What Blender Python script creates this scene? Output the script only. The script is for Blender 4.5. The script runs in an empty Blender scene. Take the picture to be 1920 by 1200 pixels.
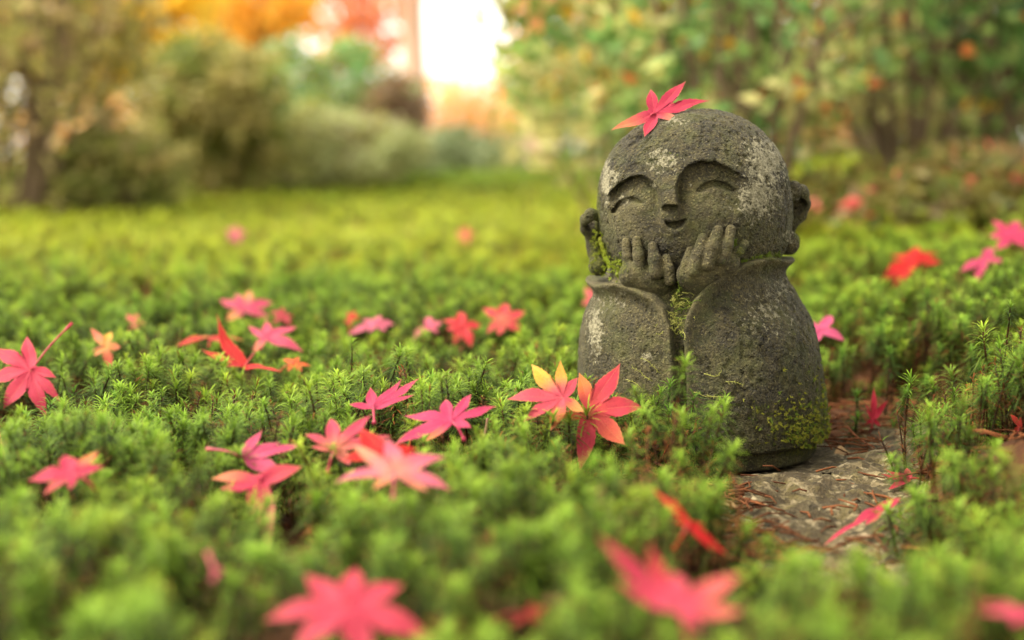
import bpy, math, random
import numpy as np
import openvdb
from mathutils import Vector, Matrix

R = math.radians
random.seed(7)
rng = np.random.default_rng(11)
scene = bpy.context.scene
COL = scene.collection

# ---------------------------------------------------------------- camera, sky, sun, exposure
CAM_H, PITCH, FPX = 0.141, R(6.63), 50.0 / 36.0 * 1920.0
cam_data = bpy.data.cameras.new('camera')
cam_data.lens = 50.0
cam_data.sensor_width = 36.0
cam_data.sensor_fit = 'HORIZONTAL'
cam_data.clip_start = 0.01
cam_data.clip_end = 600.0
cam_data.dof.use_dof = True
cam_data.dof.focus_distance = 0.632
cam_data.dof.aperture_fstop = 5.0
cam = bpy.data.objects.new('camera', cam_data)
COL.objects.link(cam)
cam.location = (0, 0, CAM_H)
cam.rotation_euler = (math.pi / 2 - PITCH, 0, 0)
scene.camera = cam

SUN_EL, SUN_AZ = R(56), R(262)          # azimuth clockwise from +Y
world = bpy.data.worlds.new('World')
scene.world = world
world.use_nodes = True
wn, wl = world.node_tree.nodes, world.node_tree.links
wn.clear()
sky = wn.new('ShaderNodeTexSky')
sky.sky_type = 'NISHITA'
sky.sun_disc = False
sky.sun_elevation = SUN_EL
sky.sun_rotation = SUN_AZ
sky.air_density = 1.0
sky.dust_density = 1.5
sky.ozone_density = 0.6
hsv = wn.new('ShaderNodeHueSaturation')
hsv.inputs['Saturation'].default_value = 0.12
bg = wn.new('ShaderNodeBackground')
bg.inputs['Strength'].default_value = 0.125
wo = wn.new('ShaderNodeOutputWorld')
wl.new(sky.outputs[0], hsv.inputs['Color'])
warm = wn.new('ShaderNodeMix')
warm.data_type = 'RGBA'
warm.blend_type = 'MULTIPLY'
warm.inputs[0].default_value = 1.0
warm.inputs[7].default_value = (1.0, 0.93, 0.80, 1)      # warm overcast
wl.new(hsv.outputs[0], warm.inputs[6])
wl.new(warm.outputs[2], bg.inputs['Color'])
wl.new(bg.outputs[0], wo.inputs['Surface'])

sun_data = bpy.data.lights.new('sun', 'SUN')
sun_data.energy = 1.5
sun_data.angle = R(22)
sun_data.color = (1.0, 0.93, 0.80)
sun = bpy.data.objects.new('sun', sun_data)
COL.objects.link(sun)
sd = Vector((math.sin(SUN_AZ) * math.cos(SUN_EL), math.cos(SUN_AZ) * math.cos(SUN_EL), math.sin(SUN_EL)))
sun.rotation_euler = (-sd).to_track_quat('-Z', 'Y').to_euler()

vs = scene.view_settings
vs.view_transform = 'Standard'
vs.look = 'None'
vs.gamma = 1.0
vs.exposure = 2.6
vs.use_curve_mapping = False
scene.render.engine = 'CYCLES'
cy = scene.cycles
cy.use_denoising = True
cy.max_bounces = 7
cy.diffuse_bounces = 4
cy.transmission_bounces = 4
cy.transparent_max_bounces = 4
cy.sample_clamp_indirect = 8.0

# ---------------------------------------------------------------- pixel <-> place
FWD = np.array([0, math.cos(PITCH), -math.sin(PITCH)])
UPV = np.array([0, math.sin(PITCH), math.cos(PITCH)])
CAMP = np.array([0, 0, CAM_H])


def ray(px, py):
    return FWD + np.array([1.0, 0, 0]) * (px - 960) / FPX + UPV * (600 - py) / FPX


def at(px, py, y):
    d = ray(px, py)
    return CAMP + d * (y / d[1])


def project(P):
    Q = np.asarray(P) - CAMP
    dep = Q @ FWD
    return 960 + FPX * Q[..., 0] / dep, 600 - FPX * (Q @ UPV) / dep, dep


def sstep(a, b, x):
    t = np.clip((x - a) / (b - a), 0, 1)
    return t * t * (3 - 2 * t)


def _hash(ix, iy, iz, seed):
    h = (ix * 374761393 + iy * 668265263 + iz * 2147483647 + seed * 974634777) & 0xFFFFFFFF
    h = ((h ^ (h >> 13)) * 1274126177) & 0xFFFFFFFF
    h = h ^ (h >> 16)
    return (h & 0xFFFF) / 65535.0


def vnoise(p, seed=0):
    """value noise, p (N,3) -> 0..1"""
    p = np.asarray(p, float)
    i = np.floor(p).astype(np.int64)
    f = p - i
    f = f * f * (3 - 2 * f)
    out = 0
    for dx in (0, 1):
        for dy in (0, 1):
            for dz in (0, 1):
                w = (f[..., 0] if dx else 1 - f[..., 0]) * (f[..., 1] if dy else 1 - f[..., 1]) * (f[..., 2] if dz else 1 - f[..., 2])
                out = out + w * _hash(i[..., 0] + dx, i[..., 1] + dy, i[..., 2] + dz, seed)
    return out


def fbm(p, octv=3, seed=0):
    p = np.asarray(p, float)
    a, s, t = 1.0, 0.0, 0.0
    for k in range(octv):
        s = s + a * vnoise(p * 2 ** k, seed + k)
        t += a
        a *= 0.5
    return s / t


def xy3(x, y, s):
    x, y = np.broadcast_arrays(np.asarray(x, float), np.asarray(y, float))
    return np.stack([x * s, y * s, np.zeros_like(x)], -1)


def poly_in(x, y, poly):
    x = np.asarray(x, float)
    y = np.asarray(y, float)
    ins = np.zeros(np.broadcast(x, y).shape, bool)
    n = len(poly)
    for k in range(n):
        x0, y0 = poly[k]
        x1, y1 = poly[(k + 1) % n]
        c = (y0 > y) != (y1 > y)
        xc = (x1 - x0) * (y - y0) / ((y1 - y0) if y1 != y0 else 1e-9) + x0
        ins ^= c & (x < xc)
    return ins


def seg_dist(x, y, pts):
    best = np.full(np.broadcast(x, y).shape, 1e9)
    for (x0, y0), (x1, y1) in zip(pts[:-1], pts[1:]):
        dx, dy = x1 - x0, y1 - y0
        t = np.clip(((x - x0) * dx + (y - y0) * dy) / (dx * dx + dy * dy + 1e-12), 0, 1)
        best = np.minimum(best, np.hypot(x - x0 - t * dx, y - y0 - t * dy))
    return best


STAT = np.array([0.093, 0.685, 0.0])
BARE = [(.078, .435), (.118, .440), (.134, .475), (.152, .55), (.178, .62), (.212, .672), (.258, .72), (.264, .77), (.20, .80), (.15, .76), (.15, .69), (.09, .64), (.072, .60), (.070, .52)]


def moss_top(x, y):
    """height of the moss carpet's top"""
    x = np.asarray(x, float)
    y = np.asarray(y, float)
    h = 0.031 + 0 * x + 0 * y
    side = sstep(0.13, 0.26, x - 0.10 * (y - 0.6))
    h = h + 0.032 * side * sstep(0.33, 0.56, y)
    h = h + 0.075 * sstep(0.15, 0.5, x - 0.08 * y) * sstep(1.0, 2.0, y)
    h = h + 0.016 * np.exp(-((x - 0.048) / 0.035) ** 2 - ((y - 0.52) / 0.07) ** 2)
    h = h - 0.010 * np.exp(-((x - 0.13) / 0.06) ** 2 - ((y - 0.42) / 0.06) ** 2)
    h = h - 0.013 * np.exp(-(seg_dist(x, y, BARE + BARE[:1]) / 0.020) ** 2) * sstep(0.12, 0.17, x)
    h = h + 0.010 * np.exp(-((x - 0.205) / 0.035) ** 2 - ((y - 0.50) / 0.06) ** 2)
    h = h + 0.085 * sstep(2.1, 4.2, y) * fbm(xy3(x, y, 2.6), 2, 7) * (1 - sstep(0.1, 0.6, x - 0.08 * y))
    h = h + 0.018 * (fbm(xy3(x, y, 9.0), 2, 3) - 0.5) + 0.024 * (fbm(xy3(x, y, 24.0), 2, 5) - 0.5)
    return h


def bare_mask(x, y):
    m = seg_dist(x, y, BARE + BARE[:1])
    ins = poly_in(x, y, BARE)
    sdist = np.where(ins, -m, m)
    return 1 - sstep(-0.012, 0.012, sdist + 0.012 * (fbm(xy3(x, y, 40), 2, 9) - 0.5))


def ground_z(x, y):
    b = bare_mask(x, y)
    far = sstep(1.3, 2.2, np.asarray(y, float))
    g = moss_top(x, y) - 0.034 + 0.012 * far
    return g * (1 - b) + (-0.010 + 0.012 * sstep(0.64, 0.76, np.asarray(y, float))) * b


# ---------------------------------------------------------------- material helpers
def new_mat(name):
    m = bpy.data.materials.new(name)
    m.use_nodes = True
    nt = m.node_tree
    nt.nodes.clear()
    out = nt.nodes.new('ShaderNodeOutputMaterial')
    return m, nt, out


class NB:
    """small node-building shorthand"""

    def __init__(self, nt):
        self.nt = nt

    def n(self, typ, **kw):
        nd = self.nt.nodes.new(typ)
        for k, v in kw.items():
            setattr(nd, k, v)
        return nd

    def link(self, a, b):
        self.nt.links.new(a, b)

    def setin(self, node, key, v):
        if isinstance(v, bpy.types.NodeSocket):
            self.link(v, node.inputs[key])
        else:
            node.inputs[key].default_value = v

    def mix(self, f, a, b, typ='MIX'):
        nd = self.n('ShaderNodeMix', data_type='RGBA', blend_type=typ)
        self.setin(nd, 0, f)
        self.setin(nd, 6, a if isinstance(a, bpy.types.NodeSocket) else (*a, 1))
        self.setin(nd, 7, b if isinstance(b, bpy.types.NodeSocket) else (*b, 1))
        return nd.outputs[2]

    def math(self, op, a, b=0.0, clamp=False):
        nd = self.n('ShaderNodeMath', operation=op, use_clamp=clamp)
        self.setin(nd, 0, a)
        self.setin(nd, 1, b)
        return nd.outputs[0]

    def noise(self, vec, scale, detail=3.0, rough=0.55):
        nd = self.n('ShaderNodeTexNoise')
        nd.inputs['Scale'].default_value = scale
        nd.inputs['Detail'].default_value = detail
        nd.inputs['Roughness'].default_value = rough
        if vec is not None:
            self.link(vec, nd.inputs['Vector'])
        return nd.outputs['Fac']

    def ramp(self, f, stops):
        nd = self.n('ShaderNodeValToRGB')
        cr = nd.color_ramp
        while len(cr.elements) > 1:
            cr.elements.remove(cr.elements[-1])
        for k, (p, c) in enumerate(stops):
            e = cr.elements[0] if k == 0 else cr.elements.new(p)
            e.position = p
            e.color = (*c, 1) if len(c) == 3 else c
        self.link(f, nd.inputs[0])
        return nd.outputs[0]

    def mapr(self, v, a, b, c=0.0, d=1.0):
        nd = self.n('ShaderNodeMapRange')
        self.setin(nd, 'Value', v)
        for k, q in zip(('From Min', 'From Max', 'To Min', 'To Max'), (a, b, c, d)):
            nd.inputs[k].default_value = q
        return nd.outputs[0]

    def attr(self, name, typ='GEOMETRY'):
        nd = self.n('ShaderNodeAttribute', attribute_name=name, attribute_type=typ)
        return nd

    def bump(self, h, strength, dist, normal=None):
        nd = self.n('ShaderNodeBump')
        nd.inputs['Strength'].default_value = strength
        nd.inputs['Distance'].default_value = dist
        self.link(h, nd.inputs['Height'])
        if normal is not None:
            self.link(normal, nd.inputs['Normal'])
        return nd.outputs[0]

    def principled(self, color, rough=0.7, spec=0.4, normal=None):
        nd = self.n('ShaderNodeBsdfPrincipled')
        self.setin(nd, 'Base Color', color if isinstance(color, bpy.types.NodeSocket) else (*color, 1))
        self.setin(nd, 'Roughness', rough)
        self.setin(nd, 'Specular IOR Level', spec)
        if normal is not None:
            self.link(normal, nd.inputs['Normal'])
        return nd.outputs[0]

    def leafy(self, color, trans, rough=0.5, spec=0.35, normal=None, tcolor=None):
        p = self.principled(color, rough, spec, normal)
        t = self.n('ShaderNodeBsdfTranslucent')
        self.setin(t, 'Color', tcolor if tcolor is not None else color)
        m = self.n('ShaderNodeMixShader')
        m.inputs[0].default_value = trans
        self.link(p, m.inputs[1])
        self.link(t.outputs[0], m.inputs[2])
        return m.outputs[0]


# ---------------------------------------------------------------- object helpers
def mesh_obj(name, verts, faces, mat=None, parent=None, smooth=True, loc=None, colors=None, attrs=None):
    me = bpy.data.meshes.new(name)
    verts = np.asarray(verts, float)
    if isinstance(faces, np.ndarray):
        nf, k = faces.shape
        me.vertices.add(len(verts))
        me.vertices.foreach_set('co', verts.ravel())
        me.loops.add(nf * k)
        me.loops.foreach_set('vertex_index', faces.astype(np.int32).ravel())
        me.polygons.add(nf)
        me.polygons.foreach_set('loop_start', np.arange(0, nf * k, k, dtype=np.int32))
        me.update(calc_edges=True)
        me.validate()
    else:
        me.from_pydata(verts.tolist(), [], faces)
    if smooth:
        me.polygons.foreach_set('use_smooth', np.ones(len(me.polygons), bool))
    if colors is not None:
        a = me.color_attributes.new('col', 'FLOAT_COLOR', 'POINT')
        c = np.ones((len(verts), 4))
        c[:, :3] = colors
        a.data.foreach_set('color', c.ravel())
    for k, v in (attrs or {}).items():
        a = me.attributes.new(k, 'FLOAT', 'POINT')
        a.data.foreach_set('value', np.asarray(v, float).ravel())
    if mat:
        me.materials.append(mat)
    o = bpy.data.objects.new(name, me)
    COL.objects.link(o)
    if parent is not None:
        o.parent = parent
    if loc is not None:
        o.location = loc
    return o


def tag(o, label=None, cat=None, group=None, kind=None):
    for k, v in (('label', label), ('category', cat), ('group', group), ('kind', kind)):
        if v:
            o[k] = v
    return o


def empty(name, loc, label, cat, group=None):
    o = bpy.data.objects.new(name, None)
    o.empty_display_size = 0.01
    COL.objects.link(o)
    o.location = loc
    return tag(o, label, cat, group)


class MB:
    """collects vertices, faces and colours"""

    def __init__(self):
        self.v, self.f, self.c = [], [], []
        self.n = 0

    def add(self, verts, faces, col=(1, 1, 1)):
        verts = np.asarray(verts, float)
        self.v.append(verts)
        self.f += [tuple(i + self.n for i in f) for f in faces]
        c = np.asarray(col, float)
        self.c.append(np.broadcast_to(c, (len(verts), 3)) if c.ndim == 1 else c)
        self.n += len(verts)

    def tube(self, pts, radii, seg=6, col=(1, 1, 1), cap=True):
        pts = np.asarray(pts, float)
        radii = np.broadcast_to(np.asarray(radii, float), (len(pts),))
        V = []
        prev = None
        for i, p in enumerate(pts):
            t = pts[min(i + 1, len(pts) - 1)] - pts[max(i - 1, 0)]
            t = t / (np.linalg.norm(t) + 1e-12)
            if prev is None:
                a = np.array([1, 0, 0]) if abs(t[0]) < 0.8 else np.array([0, 1, 0])
            else:
                a = prev
            u = a - t * (a @ t)
            u /= np.linalg.norm(u) + 1e-12
            w = np.cross(t, u)
            prev = u
            for k in range(seg):
                an = 2 * math.pi * k / seg
                V.append(p + radii[i] * (math.cos(an) * u + math.sin(an) * w))
        F = []
        for i in range(len(pts) - 1):
            for k in range(seg):
                k2 = (k + 1) % seg
                F.append((i * seg + k, i * seg + k2, (i + 1) * seg + k2, (i + 1) * seg + k))
        if cap:
            F.append(tuple(range(seg))[::-1])
            F.append(tuple((len(pts) - 1) * seg + k for k in range(seg)))
        self.add(V, F, col)

    def build(self, name, mat, parent=None, smooth=True, loc=None):
        return mesh_obj(name, np.concatenate(self.v), self.f, mat, parent, smooth, loc, np.concatenate(self.c))


# ---------------------------------------------------------------- materials
def make_ground_mat():
    m, nt, out = new_mat('moss_soil')
    b = NB(nt)
    geo = b.n('ShaderNodeNewGeometry')
    pos = geo.outputs['Position']
    sep = b.n('ShaderNodeSeparateXYZ')
    b.link(pos, sep.inputs[0])
    n1 = b.noise(pos, 60, 5, 0.7)
    soil = b.ramp(n1, [(0.3, (.018, .008, .003)), (0.55, (.055, .022, .008)), (0.75, (.10, .043, .017))])
    n2 = b.noise(pos, 7, 4, 0.6)
    green = b.ramp(n2, [(0.3, (.09, .095, .008)), (0.5, (.16, .155, .012)), (0.7, (.23, .20, .02))])
    far = b.mapr(sep.outputs['Y'], 1.0, 2.0)
    col = b.mix(far, soil, green)
    # leaf litter on the bank to the right
    bank = b.math('MULTIPLY', b.mapr(sep.outputs['X'], 0.35, 0.7), b.mapr(sep.outputs['Y'], 1.1, 1.6), True)
    lit = b.ramp(b.noise(pos, 14, 4, 0.7), [(0.35, (.075, .065, .012)), (0.5, (.11, .10, .02)), (0.68, (.16, .085, .03))])
    col = b.mix(bank, col, lit)
    bmp = b.bump(n1, 0.9, 0.006)
    b.link(b.principled(col, 0.95, 0.15, bmp), out.inputs['Surface'])
    return m


def make_moss_mat():
    m, nt, out = new_mat('moss_needles')
    b = NB(nt)
    vc = b.attr('col').outputs['Color']
    hue = b.attr('hue', 'INSTANCER').outputs['Fac']
    oi = b.n('ShaderNodeObjectInfo')
    tint = b.ramp(hue, [(0.0, (.50, .66, .60)), (0.45, (1, 1, 1)), (0.75, (1.6, 1.2, .75)), (1.0, (2.3, 1.75, 2.6))])
    c = b.mix(1.0, vc, tint, 'MULTIPLY')
    v = b.mapr(oi.outputs['Random'], 0, 1, 0.72, 1.28)
    hs = b.n('ShaderNodeHueSaturation')
    b.link(c, hs.inputs['Color'])
    b.link(v, hs.inputs['Value'])
    b.link(b.leafy(hs.outputs[0], 0.42, 0.6, 0.16), out.inputs['Surface'])
    return m


def make_vc_mat(name, trans, rough=0.55, spec=0.3, noise_scale=None):
    """leaf material coloured by the mesh's own colours"""
    m, nt, out = new_mat(name)
    b = NB(nt)
    c = b.attr('col').outputs['Color']
    nrm = None
    if noise_scale:
        tc = b.n('ShaderNodeTexCoord').outputs['Object']
        n = b.noise(tc, noise_scale, 4, 0.6)
        c = b.mix(1.0, c, b.ramp(n, [(0.25, (.62, .62, .62)), (0.5, (1, 1, 1)), (0.75, (1.3, 1.3, 1.3))]), 'MULTIPLY')
        nrm = b.bump(n, 0.3, 0.002)
    if trans > 0:
        b.link(b.leafy(c, trans, rough, spec, nrm), out.inputs['Surface'])
    else:
        b.link(b.principled(c, rough, spec, nrm), out.inputs['Surface'])
    return m


def make_maple_mat():
    m, nt, out = new_mat('maple_blade')
    b = NB(nt)
    c = b.attr('col').outputs['Color']
    vein = b.attr('vein').outputs['Fac']
    edge = b.attr('edge').outputs['Fac']
    tc = b.n('ShaderNodeTexCoord').outputs['Object']
    n1 = b.noise(tc, 260, 4, 0.6)
    n2 = b.noise(tc, 1400, 3, 0.6)
    c = b.mix(b.mapr(n1, 0.42, 0.75, 0, 0.45), c, b.mix(1.0, c, (1.35, 1.5, 1.1), 'MULTIPLY'))
    c = b.mix(b.mapr(n2, 0.58, 0.68, 0, 0.6), c, b.mix(1.0, c, (.50, .30, .30), 'MULTIPLY'))
    vm = b.mapr(vein, 0.62, 0.92, 0, 0.8)
    c = b.mix(vm, c, b.mix(0.5, c, (.55, .26, .13)))
    em = b.math('MULTIPLY', b.mapr(edge, 0.93, 1.0, 0, 0.6), b.mapr(n1, 0.35, 0.6))
    c = b.mix(em, c, (.36, .16, .06))
    h = b.math('ADD', b.math('MULTIPLY', vein, 0.8), b.math('MULTIPLY', n2, 0.35))
    nrm = b.bump(h, 0.35, 0.0007)
    b.link(b.leafy(c, 0.36, 0.6, 0.18, nrm), out.inputs['Surface'])
    return m


def make_stone_mat(name, dark=1.0):
    m, nt, out = new_mat(name)
    b = NB(nt)
    tc = b.n('ShaderNodeTexCoord').outputs['Object']
    rough_a = b.attr('rough').outputs['Fac']
    lich = b.attr('lichen').outputs['Fac']
    moss = b.attr('moss').outputs['Fac']
    n_big = b.noise(tc, 35, 5, 0.6)
    n_mid = b.noise(tc, 170, 5, 0.65)
    n_fine = b.noise(tc, 900, 4, 0.7)
    vor = b.n('ShaderNodeTexVoronoi', feature='F1')
    vor.inputs['Scale'].default_value = 560
    b.link(tc, vor.inputs['Vector'])
    pit = b.mapr(vor.outputs['Distance'], 0.08, 0.42)
    base = b.ramp(n_big, [(0.30, (.0135, .0102, .0031)), (0.5, (.039, .0315, .0105)), (0.70, (.086, .072, .026))])
    base = b.mix(b.mapr(n_mid, 0.45, 0.72, 0, 0.75), base, (.098, .078, .025))
    base = b.mix(b.math('MULTIPLY', b.mapr(n_fine, 0.35, 0.55, 0.75, 0), rough_a), base, (.010, .008, .004))
    base = b.mix(b.mapr(n_fine, 0.56, 0.68, 0, 0.65), base, (.23, .195, .078))
    base = b.mix(b.math('MULTIPLY', b.mapr(vor.outputs['Distance'], 0.30, 0.10, 0, 0.8), rough_a), base, (.008, .006, .003))
    # greenish film
    base = b.mix(b.mapr(b.noise(tc, 60, 4, 0.7), 0.46, 0.72, 0, 0.55), base, (.075, .084, .014))
    # pale crusty lichen
    n_l = b.noise(tc, 420, 5, 0.75)
    lm = b.math('ADD', lich, b.math('MULTIPLY', b.math('SUBTRACT', n_l, 0.505), 4.0))
    lm = b.mapr(lm, 0.45, 0.62)
    lc = b.mix(b.mapr(n_fine, 0.3, 0.7), (.12, .105, .055), (.38, .345, .215))
    base = b.mix(b.math('MULTIPLY', lm, b.mapr(lich, 0.05, 0.2)), base, lc)
    # moss film
    n_m = b.noise(tc, 330, 6, 0.8)
    mm = b.math('ADD', moss, b.math('MULTIPLY', b.math('SUBTRACT', n_m, 0.5), 2.4))
    mm = b.math('MULTIPLY', b.mapr(mm, 0.42, 0.60), b.mapr(moss, 0.05, 0.15))
    mc = b.mix(b.mapr(n_fine, 0.35, 0.65), (.035, .042, .004), (.14, .14, .012))
    base = b.mix(mm, base, mc)
    h1 = b.math('MULTIPLY', n_fine, b.mapr(rough_a, 0, 1, 0.35, 1.0))
    h2 = b.math('MULTIPLY', pit, b.mapr(rough_a, 0, 1, 0.06, 0.5))
    h3 = b.math('MULTIPLY', n_mid, 0.8)
    h = b.math('ADD', b.math('ADD', h1, h2), h3)
    h = b.math('ADD', h, b.math('MULTIPLY', lm, b.math('MULTIPLY', n_l, 0.5)))
    h = b.math('ADD', h, b.math('MULTIPLY', mm, b.math('ADD', 0.4, b.math('MULTIPLY', n_fine, 1.0))))
    nrm = b.bump(h, 1.0, 0.0034)
    b.link(b.principled(base, 0.82, 0.35, nrm), out.inputs['Surface'])
    return m


def make_granite_mat():
    m, nt, out = new_mat('granite')
    b = NB(nt)
    tc = b.n('ShaderNodeTexCoord').outputs['Object']
    n1 = b.noise(tc, 70, 5, 0.7)
    n2 = b.noise(tc, 520, 4, 0.7)
    vor = b.n('ShaderNodeTexVoronoi', feature='F1')
    vor.inputs['Scale'].default_value = 330
    b.link(tc, vor.inputs['Vector'])
    vc = b.n('ShaderNodeSeparateColor')
    b.link(vor.outputs['Color'], vc.inputs[0])
    grain = b.ramp(vc.outputs[0], [(0.0, (.035, .027, .013)), (0.35, (.12, .095, .045)), (0.7, (.27, .21, .105)), (1.0, (.50, .41, .24))])
    dirt = b.mix(b.mapr(n1, 0.42, 0.62), (.055, .038, .014), grain)
    yel = b.mix(b.mapr(b.noise(tc, 120, 3, 0.6), 0.52, 0.7, 0, 0.55), dirt, (.20, .16, .05))
    c = b.mix(b.mapr(n2, 0.28, 0.42, 0.85, 0), yel, (.02, .017, .012))
    h = b.math('ADD', b.math('MULTIPLY', n1, 1.5), b.math('ADD', n2, b.math('MULTIPLY', vc.outputs[1], 0.3)))
    b.link(b.principled(c, 0.85, 0.3, b.bump(h, 1.0, 0.0055)), out.inputs['Surface'])
    return m


def make_bark_mat(name, c0, c1, scale=30):
    m, nt, out = new_mat(name)
    b = NB(nt)
    tc = b.n('ShaderNodeTexCoord').outputs['Object']
    mp = b.n('ShaderNodeMapping')
    mp.inputs['Scale'].default_value = (1, 1, 0.25)
    b.link(tc, mp.inputs[0])
    n = b.noise(mp.outputs[0], scale, 5, 0.65)
    c = b.ramp(n, [(0.3, c0), (0.7, c1)])
    b.link(b.principled(c, 0.9, 0.2, b.bump(n, 0.8, 0.3 / scale)), out.inputs['Surface'])
    return m


M_ground = make_ground_mat()
M_moss = make_moss_mat()
M_maple = make_maple_mat()
M_stone = make_stone_mat('weathered_stone')
M_granite = make_granite_mat()
M_foliage = make_vc_mat('shrub_leaves', 0.48, 0.5, 0.3)
M_autumn = make_vc_mat('autumn_leaves', 0.65, 0.6, 0.2)
M_litter = make_vc_mat('dry_litter', 0.15, 0.8, 0.15, 500)
M_stalk = make_vc_mat('leaf_stalk', 0.0, 0.5, 0.3)
M_creep = make_vc_mat('creeping_moss', 0.35, 0.6, 0.2)
M_bark = make_bark_mat('brown_bark', (.06, .04, .022), (.20, .14, .08), 60)
M_palebark = make_bark_mat('pale_bark', (.38, .24, .17), (.55, .38, .30), 9)
M_darkbark = make_bark_mat('dark_bark', (.05, .035, .025), (.14, .10, .07), 9)

# ---------------------------------------------------------------- ground sheet
xs = np.concatenate([-np.geomspace(300, 2.6, 26), np.linspace(-2.5, -0.62, 40), np.linspace(-0.6, 0.6, 161), np.linspace(0.62, 2.5, 40), np.geomspace(2.6, 300, 26)])
ys = np.concatenate([-np.geomspace(120, 0.4, 16), np.linspace(-0.3, 0.1, 8), np.linspace(0.15, 1.3, 160), np.linspace(1.33, 5, 70), np.geomspace(5.2, 400, 40)])
GX, GY = np.meshgrid(xs, ys)
rr = np.hypot(GX, GY)
cap = np.minimum(1, 6.0 / np.maximum(rr, 6.0))
GZ = ground_z(GX * cap, GY * cap)
GZ = GZ * sstep(30, 5, rr) if False else GZ * (1 - sstep(5, 25, rr)) + 0.0 * rr
V = np.stack([GX, GY, GZ], -1).reshape(-1, 3)
nx, ny = len(xs), len(ys)
ii = np.arange(nx * ny).reshape(ny, nx)
F = np.stack([ii[:-1, :-1], ii[:-1, 1:], ii[1:, 1:], ii[1:, :-1]], -1).reshape(-1, 4)
ground = mesh_obj('ground', V, F, M_ground)
tag(ground, kind='structure')

# ---------------------------------------------------------------- granite slab
def build_slab():
    outline = [(.060, .475), (.095, .452), (.150, .462), (.196, .478), (.222, .53), (.236, .60), (.246, .675), (.225, .745), (.165, .775), (.09, .765), (.045, .72), (.035, .64), (.050, .56)]
    c = np.array([.14, .62])
    P = np.array(outline)
    # resample the rim
    n = 120
    t = np.linspace(0, len(P), n, endpoint=False)
    k = t.astype(int)
    fr = (t - k)[:, None]
    p0, p1, p2, p3 = P[(k - 1) % len(P)], P[k % len(P)], P[(k + 1) % len(P)], P[(k + 2) % len(P)]
    rim = 0.5 * (2 * p1 + (p2 - p0) * fr + (2 * p0 - 5 * p1 + 4 * p2 - p3) * fr ** 2 + (3 * p1 - p0 - 3 * p2 + p3) * fr ** 3)
    rim = c + (rim - c) * (1 + 0.06 * (fbm(xy3(rim[:, 0], rim[:, 1], 45), 3, 21) - 0.5))[:, None]
    rings = np.concatenate([np.linspace(0.02, 0.97, 60), [1.0, 1.01, 0.99]])
    zoff = np.concatenate([np.zeros(58), [-0.0008, -0.002], [-0.006, -0.016, -0.035]])
    V = []
    for s, zo in zip(rings, zoff):
        q = c + (rim - c) * s
        z = np.full(n, zo)
        r = 0.015 * (fbm(xy3(q[:, 0], q[:, 1], 26), 4, 31) - 0.5) + 0.008 * (fbm(xy3(q[:, 0], q[:, 1], 130), 3, 32) - 0.5)
        # cracked step toward the front
        r = r - 0.004 * sstep(0.545, 0.525, q[:, 1] + 0.02 * np.sin(q[:, 0] * 60))
        under = np.exp(-((np.hypot(q[:, 0] - STAT[0], q[:, 1] - STAT[1])) / 0.066) ** 6)
        z = z + r * (1 - under) - 0.0036 * under - 0.004
        V.append(np.column_stack([q, z + 0.003]))
    V = np.concatenate(V)
    m = len(rings)
    ii = np.arange(m * n).reshape(m, n)
    F = np.stack([ii[:-1], np.roll(ii[:-1], -1, 1), np.roll(ii[1:], -1, 1), ii[1:]], -1).reshape(-1, 4)
    F = F[:, ::-1]
    V[:, :2] -= c
    o = mesh_obj('granite_slab', V, F, M_granite, loc=(c[0], c[1], 0))
    tag(o, 'flat rough granite rock with yellowish crust under the smiling statue', 'rock')


build_slab()

# ---------------------------------------------------------------- statue (signed distance fields, millimetres, statue frame)
def sdf_mesh(fn, lo, hi, h):
    lo, hi = np.array(lo, float), np.array(hi, float)
    n = np.ceil((hi - lo) / h).astype(int) + 1
    X = lo[0] + h * np.arange(n[0])[:, None, None]
    Y = lo[1] + h * np.arange(n[1])[None, :, None]
    Z = lo[2] + h * np.arange(n[2])[None, None, :]
    D = np.clip(fn(X, Y, Z) / h, -4, 4).astype(np.float32)
    g = openvdb.FloatGrid(4.0)
    g.copyFromArray(np.ascontiguousarray(D))
    P, Q = g.convertToQuads(isovalue=0.0)
    P = np.asarray(P, float) * h + lo
    Q = np.asarray(Q, int)
    a, b_, c_, d_ = P[Q[:, 0]], P[Q[:, 1]], P[Q[:, 2]], P[Q[:, 3]]
    vol = np.einsum('ij,ij->i', a, np.cross(b_, c_)).sum() + np.einsum('ij,ij->i', a, np.cross(c_, d_)).sum()
    if vol < 0:
        Q = Q[:, ::-1]
    return P, Q


def smin(a, b_, k):
    h = np.clip(0.5 + 0.5 * (b_ - a) / k, 0, 1)
    return b_ * (1 - h) + a * h - k * h * (1 - h)


def smax(a, b_, k):
    return -smin(-a, -b_, k)


def capsule(X, Y, Z, a, b_, ra, rb):
    a, b_ = np.array(a, float), np.array(b_, float)
    d = b_ - a
    t = np.clip(((X - a[0]) * d[0] + (Y - a[1]) * d[1] + (Z - a[2]) * d[2]) / (d @ d), 0, 1)
    return np.sqrt((X - a[0] - t * d[0]) ** 2 + (Y - a[1] - t * d[1]) ** 2 + (Z - a[2] - t * d[2]) ** 2) - (ra + (rb - ra) * t)


def ellipsoid(X, Y, Z, c, r, n=2.0):
    q = (np.abs((X - c[0]) / r[0]) ** n + np.abs((Y - c[1]) / r[1]) ** n + np.abs((Z - c[2]) / r[2]) ** n) ** (1 / n)
    return (q - 1) * min(r)


def LOC(px, py, yo):
    """pixel -> statue-frame millimetres on the plane yo mm behind the statue's axis"""
    return (at(px, py, STAT[1] + yo / 1000.0) - STAT) * 1000.0


HC = np.array([-6.0, -3.0, 117.0])
ROLL = R(7)


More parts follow.
